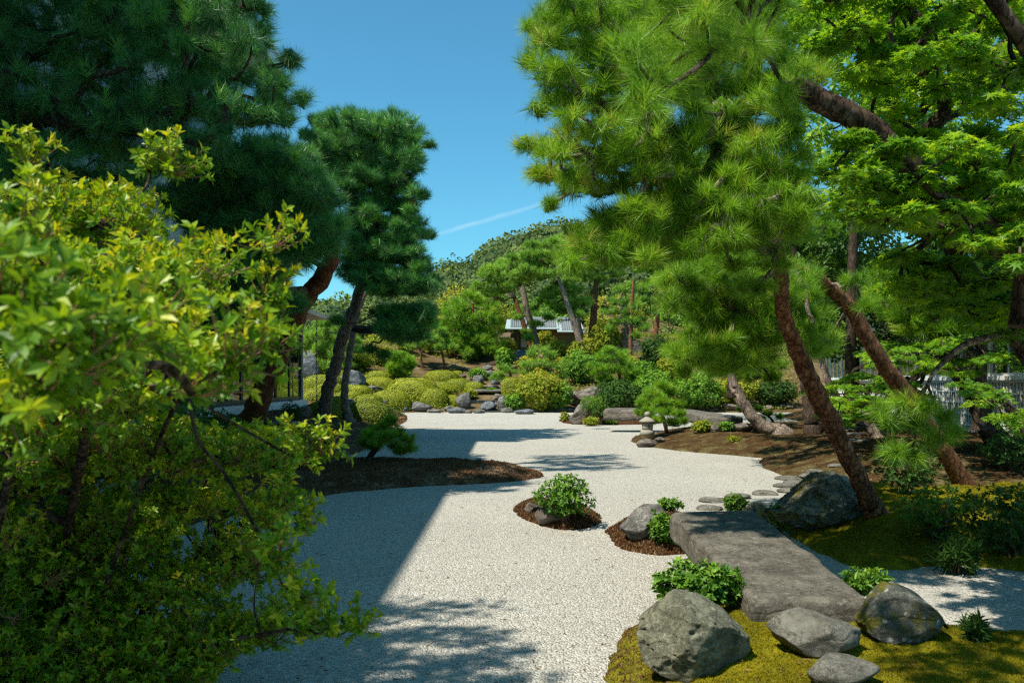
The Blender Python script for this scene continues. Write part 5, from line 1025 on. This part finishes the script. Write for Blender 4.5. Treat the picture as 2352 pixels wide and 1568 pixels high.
pine('nearest pine, thick sawn off trunk slanting across the upper right', [(2800, 1400, 112), (2690, 1010, 98), (2520, 740, 84), (2360, 602, 72), (2210, 490, 64), (2100, 395, 60), (1990, 290, 56), (1900, 240, 52), (1850, 212, 49), (1818, 192, 43)],
     [dict(poly=[(1400, 60), (1440, -300), (1760, -300), (1840, -40), (1780, 130), (1700, 180), (1600, 200), (1480, 250), (1440, 190)], n=60, r=60, d0=3.5, d1=5.0, edge=.55), dict(pads=[(1690, 40, 4, 60), (1440, 110, 3.4, 50), (1470, 220, 3.4, 46), (1560, 190, 3.8, 46), (1806, 214, 5.0, 34), (1840, 150, 5.0, 38), (1795, 250, 5.2, 40), (1880, 175, 5.2, 30)])],
     53, d0=6.4, d1=[6.4, 6.2, 6, 5.8, 5.6, 5.4, 5.3, 5.2, 5.15, 5.1], mat='pine', bark='bark_old', L=.13, w=.0026, k=56, tufts=9, flat=.5, up=.25, rlimb=.006, limb_from=.97, group=RG, twig=.0022, tsides=24,
     extra_trunks=[([(2360, 602, 40), (2420, 250, 34), (2150, -140, 28), (1900, -90, 18), (1780, -10, 12), (1700, 70, 8)], 5.7, 3.7)])
pine('pine with a curved trunk on the lantern side of the right bank', [(1790, 996, 46), (1756, 980, 31), (1720, 945, 27), (1696, 905, 25), (1683, 875, 22), (1672, 820, 16)], [dict(poly=[(1600, 800), (1700, 780), (1800, 820), (1790, 880), (1720, 880), (1620, 870)], n=44, r=28, d0=28, d1=31)], 54, mat='pine', bark='bark_grey', L=.27, w=.013, k=46, tufts=16, rlimb=.02, group=RG)
pine('pine added to shade the right bank, its trunk hidden behind the big leaning pine', [(1918, 1012, 26), (1880, 925, 23), (1845, 850, 21), (1808, 760, 20), (1760, 620, 17), (1700, 500, 12)],  # added tree, its crown placed to cast shade on the right bank
     [dict(poly=[(1470, 400), (1560, 330), (1760, 340), (1860, 420), (1850, 560), (1700, 600), (1520, 580)], n=80, r=40, d0=17.5, d1=23)], 59, d1=20.5, mat='pine', bark='bark_red', L=.26, w=.0105, k=46, tufts=15, rlimb=.022, group=RG)
pine('upright pine with thick dark furrowed trunk behind the big leaning pine', [(1870, 994, 46), (1865, 950, 38), (1858, 900, 35), (1850, 840, 33), (1838, 740, 28), (1830, 640, 20), (1820, 540, 12)], [dict(poly=[(1700, 520), (1820, 440), (1950, 480), (1980, 600), (1850, 680), (1720, 640)], n=90, r=38, d0=26, d1=30)], 55, mat='pine', bark='bark_dark', L=.28, w=.013, k=48, tufts=15, rlimb=.03, group=RG)
pine('thin grey pine by the lattice, farthest on the right bank', [(1934, 934, 20), (1918, 905, 18), (1900, 868, 16), (1884, 810, 12), (1880, 740, 8)], [dict(poly=[(1820, 720), (1960, 700), (1990, 790), (1900, 830), (1830, 800)], n=34, r=28, d0=36, d1=40)], 56, d0=38, mat='pine', bark='bark_grey', L=.3, w=.017, k=44, tufts=14, rlimb=.025, group=RG)
pine('dark leaning pine standing close before the white lattice', [(2302, 1040, 66), (2264, 968, 46), (2240, 915, 41), (2212, 872, 35), (2190, 840, 31), (2145, 775, 27), (2105, 705, 21)], [dict(poly=[(1960, 640), (2100, 560), (2352, 600), (2420, 720), (2300, 800), (2060, 780)], n=110, r=42, d0=17, d1=21)], 57, mat='pine', bark='bark_dark', L=.26, w=.0105, k=52, tufts=13, rlimb=.02, group=RG)
pine('young pine reaching in from the right with pale bare twigs and long needle tufts', [(2680, 1330, 36), (2520, 900, 28), (2400, 770, 22), (2310, 768, 18), (2215, 792, 15), (2150, 850, 11), (2130, 885, 8)],
     [dict(pads=[(2082, 925, 7, 34), (2040, 965, 7.0, 36), (2110, 965, 7.1, 36), (2060, 1035, 7.0, 34), (2165, 955, 7.2, 30), (2095, 1050, 7.1, 30), (2150, 1010, 7.2, 30), (2020, 940, 7.3, 26), (2120, 930, 6.9, 30), (2190, 995, 7.4, 24)])], 58, d0=7.6, d1=7.1, mat='pine', bark='bark_grey', L=.15, w=.0042, k=56, tufts=11, flat=.7, up=.1, rlimb=.006, limb_from=.8, group=RG, twig=.004, twigs=1.0)
MG = 'maples on the right'
broad_tree('maple with star shaped leaves spreading over the upper right', [(2600, 1320, 60), (2480, 1000, 50), (2352, 800, 42), (2300, 735, 38), (2250, 650, 34), (2205, 590, 32), (2176, 535, 28), (2130, 440, 22), (2080, 320, 14)],
     [dict(poly=[(1840, -100), (2460, -100), (2460, 300), (2352, 330), (2200, 260), (2050, 300), (1960, 200), (1900, 180), (1850, 60)], n=110, r=64, d0=5.0, d1=8.8, edge=.3),
      dict(poly=[(1840, 400), (1900, 330), (2010, 250), (2120, 290), (2250, 280), (2460, 300), (2460, 660), (2300, 600), (2180, 560), (2060, 540), (1960, 500), (1880, 440)], n=110, r=60, d0=4.6, d1=7.6, edge=.35),
      dict(poly=[(2000, 560), (2160, 560), (2352, 640), (2460, 660), (2460, 820), (2250, 760), (2060, 680)], n=64, r=56, d0=6, d1=9, edge=.4)],
     71, d0=8, d1=7.4, mat='maple', L=.056, W=.056, per=150, shape='star', flat=.4, layered=.18, rlimb=.009, limb_from=.35, group=MG, name='maple_tree', cat='maple tree')
broad_tree('low maple with layered sprays before the white lattice', [(2012, 992, 30), (1999, 962, 30), (2010, 936, 34), (2036, 925, 26), (2066, 905, 16), (2100, 880, 10)],
     [dict(poly=[(1850, 880), (1960, 840), (2100, 860), (2150, 920), (2010, 950), (1960, 990), (1860, 990), (1880, 940)], n=60, r=30, d0=17, d1=22), dict(poly=[(1950, 790), (2200, 740), (2380, 800), (2380, 860), (2250, 880), (2150, 870), (2000, 850)], n=50, r=34, d0=15, d1=20)],
     72, d0=24, d1=[24, 24, 23.8, 23, 22, 21], mat='maple', bark='bark_grey', L=.085, W=.085, per=110, shape='star', flat=.28, layered=.35, rlimb=.014, group=MG, name='maple_tree', cat='maple tree')
broad_tree('slim maple sprig hanging before the dark leaning pine', [(2420, 1180, 26), (2360, 1000, 20), (2300, 920, 14), (2260, 880, 8)], [dict(poly=[(2180, 860), (2280, 850), (2340, 920), (2420, 940), (2420, 1040), (2330, 1020), (2240, 950)], n=22, r=32, d0=10, d1=12.5)], 73, d0=12, mat='maple', L=.06, W=.06, per=80, shape='star', flat=.35, layered=.3, rlimb=.008, group=MG, name='maple_tree', cat='maple tree')
for i, (tr, poly, d0, d1, lb, mt) in enumerate([([(1680, 900, 20), (1680, 780, 14), (1690, 650, 8)], [(1560, 600), (1640, 520), (1760, 520), (1820, 640), (1820, 840), (1700, 880), (1580, 860)], 40, 50, 'dense leafy tree in the dark behind the bright tufted pine', 'green'),
        ([(1960, 930, 26), (1965, 800, 20), (1980, 650, 10)], [(1820, 600), (1900, 480), (2050, 480), (2140, 620), (2120, 800), (1980, 830), (1850, 820)], 24, 30, 'leafy tree in shade between the right trunks', 'dull'),
        ([(2250, 960, 30), (2255, 780, 22), (2260, 600, 10)], [(2080, 560), (2180, 380), (2420, 360), (2500, 600), (2420, 700), (2250, 680), (2120, 680)], 15, 20, 'leafy tree in shade behind the star leaved maple', 'dull'),
        ([(1950, 940, 26), (1960, 560, 20), (1980, 250, 10)], [(1750, 150), (1880, -60), (2150, -100), (2300, 100), (2200, 400), (2000, 480), (1800, 400)], 18, 26, 'tall leafy tree closing the sky behind the maple', 'green')]):
    broad_tree(lb, tr, [dict(poly=poly, n=60, r=46, d0=d0, d1=d1)], 80 + i, d0=(d0 + d1) / 2, mat=mt, L=.2, W=.12, per=130, group='leafy trees on the right')
shrub('tall leafy bush in the shade right of the leaning pine', 2150, 1240, 190, 130, 401, 'plant', .06, .03, 240, 5, 'oval', depth=.7, stems=14)
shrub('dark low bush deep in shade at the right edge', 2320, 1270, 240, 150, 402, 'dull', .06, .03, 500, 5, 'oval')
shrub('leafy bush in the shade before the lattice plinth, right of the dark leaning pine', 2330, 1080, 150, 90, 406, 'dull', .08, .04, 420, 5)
shrub('fern clump in shade on the mossy islet edge', 2195, 1318, 120, 80, 403, 'dull', .13, .025, 70, 8, 'diamond', name='fern', cat='fern')
shrub('dark fern tuft at the right of the lichen boulder', 2236, 1472, 56, 52, 404, 'dull', .09, .018, 40, 8, 'diamond', name='fern', cat='fern')
shrub('straggling leafy bush behind the leaning trunk foot', 2080, 1135, 150, 120, 405, 'dull', .07, .035, 300, 5)

# ================================================================== FOREGROUND SHRUBS ON THE LEFT
def leafy_bush(label, foot, crowns, seed, shoots=17, L=.039, W=.0175, slen=.11, lpp=10, rlimb=.0042, trunks=()):
    rng = np.random.default_rng(seed); base = np.array(foot, float); root = thing('foreground_shrub', base, label, 'shrub')
    sm = MB(); lf = MB(); st = MB(); pads = []
    for cr in crowns:
        fl = cr['pads'] if 'pads' in cr else fill(cr['poly'], cr['n'], cr['r'], cr['d0'], cr['d1'], rng, cr.get('edge', .85))
        pads += [(P(x, y, d), S(r, d)) for x, y, d, r in fl]
    src = []
    for tr in trunks:
        t = np.array([P(*q[:3]) for q in tr]); r = np.array([q[3] for q in tr]); sp = spline(np.vstack([base + np.array((t[0][0] - base[0], 0, 0)) * .3, t]), 6); rr = np.interp(np.linspace(0, 1, len(sp)), np.linspace(0, 1, len(r) + 1), np.r_[r[0] * 1.2, r])
        add_tube(sm, sp - base, rr, 8, rough=.06, rng=rng); src.append(sp)
    cs = np.array([p[0] for p in pads]); limbs(sm, np.concatenate(src) - base, cs - base, rng, rlimb, .03, 5, .002)
    for c, R in pads:
        n = shoots; q = randunit(n, rng); o = c - base + q * R * 0.45
        dr = unit(q * 0.7 + np.array((0.35, -0.1, 0.65)) + rng.normal(0, .3, (n, 3))); sl_ = slen * rng.uniform(.5, 1.25, n); tn = rng.normal(.55, .15, n) + .15 * q[:, 2]
        tip = o + dr * sl_[:, None]; tip[:, 2] += .02
        whorls(lf, tip, dr, rng, L, W, 6, 'oval', .9, tone=tn + .16)
        for j in range(n):
            add_tube(st, np.array([c - base, o[j], tip[j]]), (.0028, .0022, .0012), 4, cap=False)
        t = rng.uniform(-.2, .95, (n, lpp)); pp = (o[:, None] + (tip - o)[:, None] * t[..., None]).reshape(-1, 3)
        ax = unit(np.repeat(dr, lpp, 0) * .55 + rng.normal(0, .65, (n * lpp, 3))); nr = unit(np.array((0.05, -.1, .7)) + rng.normal(0, .7, (n * lpp, 3)))
        ll = L * rng.uniform(.5, 1.1, n * lpp); leaves(lf, pp, ax, nr, ll, ll * W / L, rng, 'oval', np.repeat(tn, lpp) + rng.normal(-.05, .12, n * lpp))
    sm.build('branches', K['bark_dark'], root); st.build('shoots', K['rtwig'], root); lf.build('foliage', K['shrub'], root); return root
leafy_bush('big yellow green leafy shrub filling the lower left foreground', (-2.1, 4.5, 0.25),
    [dict(poly=[(-120, 560), (-20, 500), (90, 450), (200, 450), (330, 440), (405, 440), (400, 490), (350, 550), (250, 600), (-120, 660)], n=34, r=46, d0=2.9, d1=4.0),
     dict(poly=[(-120, 620), (200, 600), (400, 570), (520, 590), (600, 600), (570, 650), (500, 700), (570, 710), (500, 760), (380, 800), (-120, 860)], n=60, r=44, d0=2.3, d1=3.6),
     dict(poly=[(-120, 840), (380, 790), (490, 770), (570, 805), (500, 860), (430, 930), (390, 1000), (-120, 1060)], n=54, r=44, d0=2.2, d1=3.6),
     dict(poly=[(-120, 1040), (400, 980), (520, 1010), (640, 1000), (745, 1040), (680, 1090), (560, 1120), (440, 1120), (-120, 1200)], n=110, r=34, d0=3.6, d1=5.0),
     dict(poly=[(-120, 1180), (440, 1110), (600, 1150), (690, 1210), (640, 1270), (610, 1340), (650, 1380), (500, 1430), (-120, 1460)], n=165, r=32, d0=4.2, d1=5.8),
     dict(poly=[(-120, 1440), (380, 1420), (560, 1400), (690, 1400), (820, 1445), (700, 1480), (560, 1540), (400, 1640), (-120, 1700)], n=150, r=32, d0=4.2, d1=5.2),
     dict(pads=[(20, 700, 1.4, 46), (60, 790, 1.3, 56), (160, 800, 1.45, 56), (230, 860, 1.45, 56), (110, 880, 1.35, 56), (20, 930, 1.4, 56), (300, 780, 1.65, 46), (440, 900, 1.9, 40), (-40, 1000, 2.4, 60), (60, 1060, 3.0, 60), (20, 1250, 3.8, 50), (120, 1330, 4.2, 50), (30, 1420, 4.2, 50), (180, 1240, 4.4, 50), (250, 1380, 4.4, 50), (90, 1500, 4.3, 50), (220, 1530, 4.3, 50), (60, 560, 2.0, 36), (52, 390, 3.0, 16), (530, 830, 1.9, 40)]),
     dict(pads=[(620, 575, 2.8, 20), (610, 690, 2.8, 20), (615, 805, 2.8, 20), (735, 1040, 3.4, 18), (690, 1050, 3.4, 22), (690, 1210, 3.6, 18), (650, 1160, 3.5, 22), (820, 1445, 4.0, 14), (760, 1450, 4.0, 16), (700, 1440, 4.0, 16), (400, 400, 3.3, 20), (345, 385, 3.3, 20), (630, 1290, 2.7, 18), (680, 1380, 2.8, 16)])],
    91, trunks=[[(120, 1560, 4.6, .022), (150, 1250, 4.4, .017), (230, 850, 2.9, .02), (280, 620, 3.0, .012)], [(240, 1560, 4.7, .02), (360, 1380, 4.7, .014), (500, 1250, 4.6, .006)], [(-40, 1500, 4.2, .02), (40, 1000, 3.2, .016), (70, 700, 2.4, .01)], [(280, 1540, 4.5, .02), (480, 1480, 4.3, .015), (660, 1445, 4.1, .008)], [(200, 1500, 4.5, .013), (330, 1100, 3.9, .009), (440, 850, 3.2, .01)]])
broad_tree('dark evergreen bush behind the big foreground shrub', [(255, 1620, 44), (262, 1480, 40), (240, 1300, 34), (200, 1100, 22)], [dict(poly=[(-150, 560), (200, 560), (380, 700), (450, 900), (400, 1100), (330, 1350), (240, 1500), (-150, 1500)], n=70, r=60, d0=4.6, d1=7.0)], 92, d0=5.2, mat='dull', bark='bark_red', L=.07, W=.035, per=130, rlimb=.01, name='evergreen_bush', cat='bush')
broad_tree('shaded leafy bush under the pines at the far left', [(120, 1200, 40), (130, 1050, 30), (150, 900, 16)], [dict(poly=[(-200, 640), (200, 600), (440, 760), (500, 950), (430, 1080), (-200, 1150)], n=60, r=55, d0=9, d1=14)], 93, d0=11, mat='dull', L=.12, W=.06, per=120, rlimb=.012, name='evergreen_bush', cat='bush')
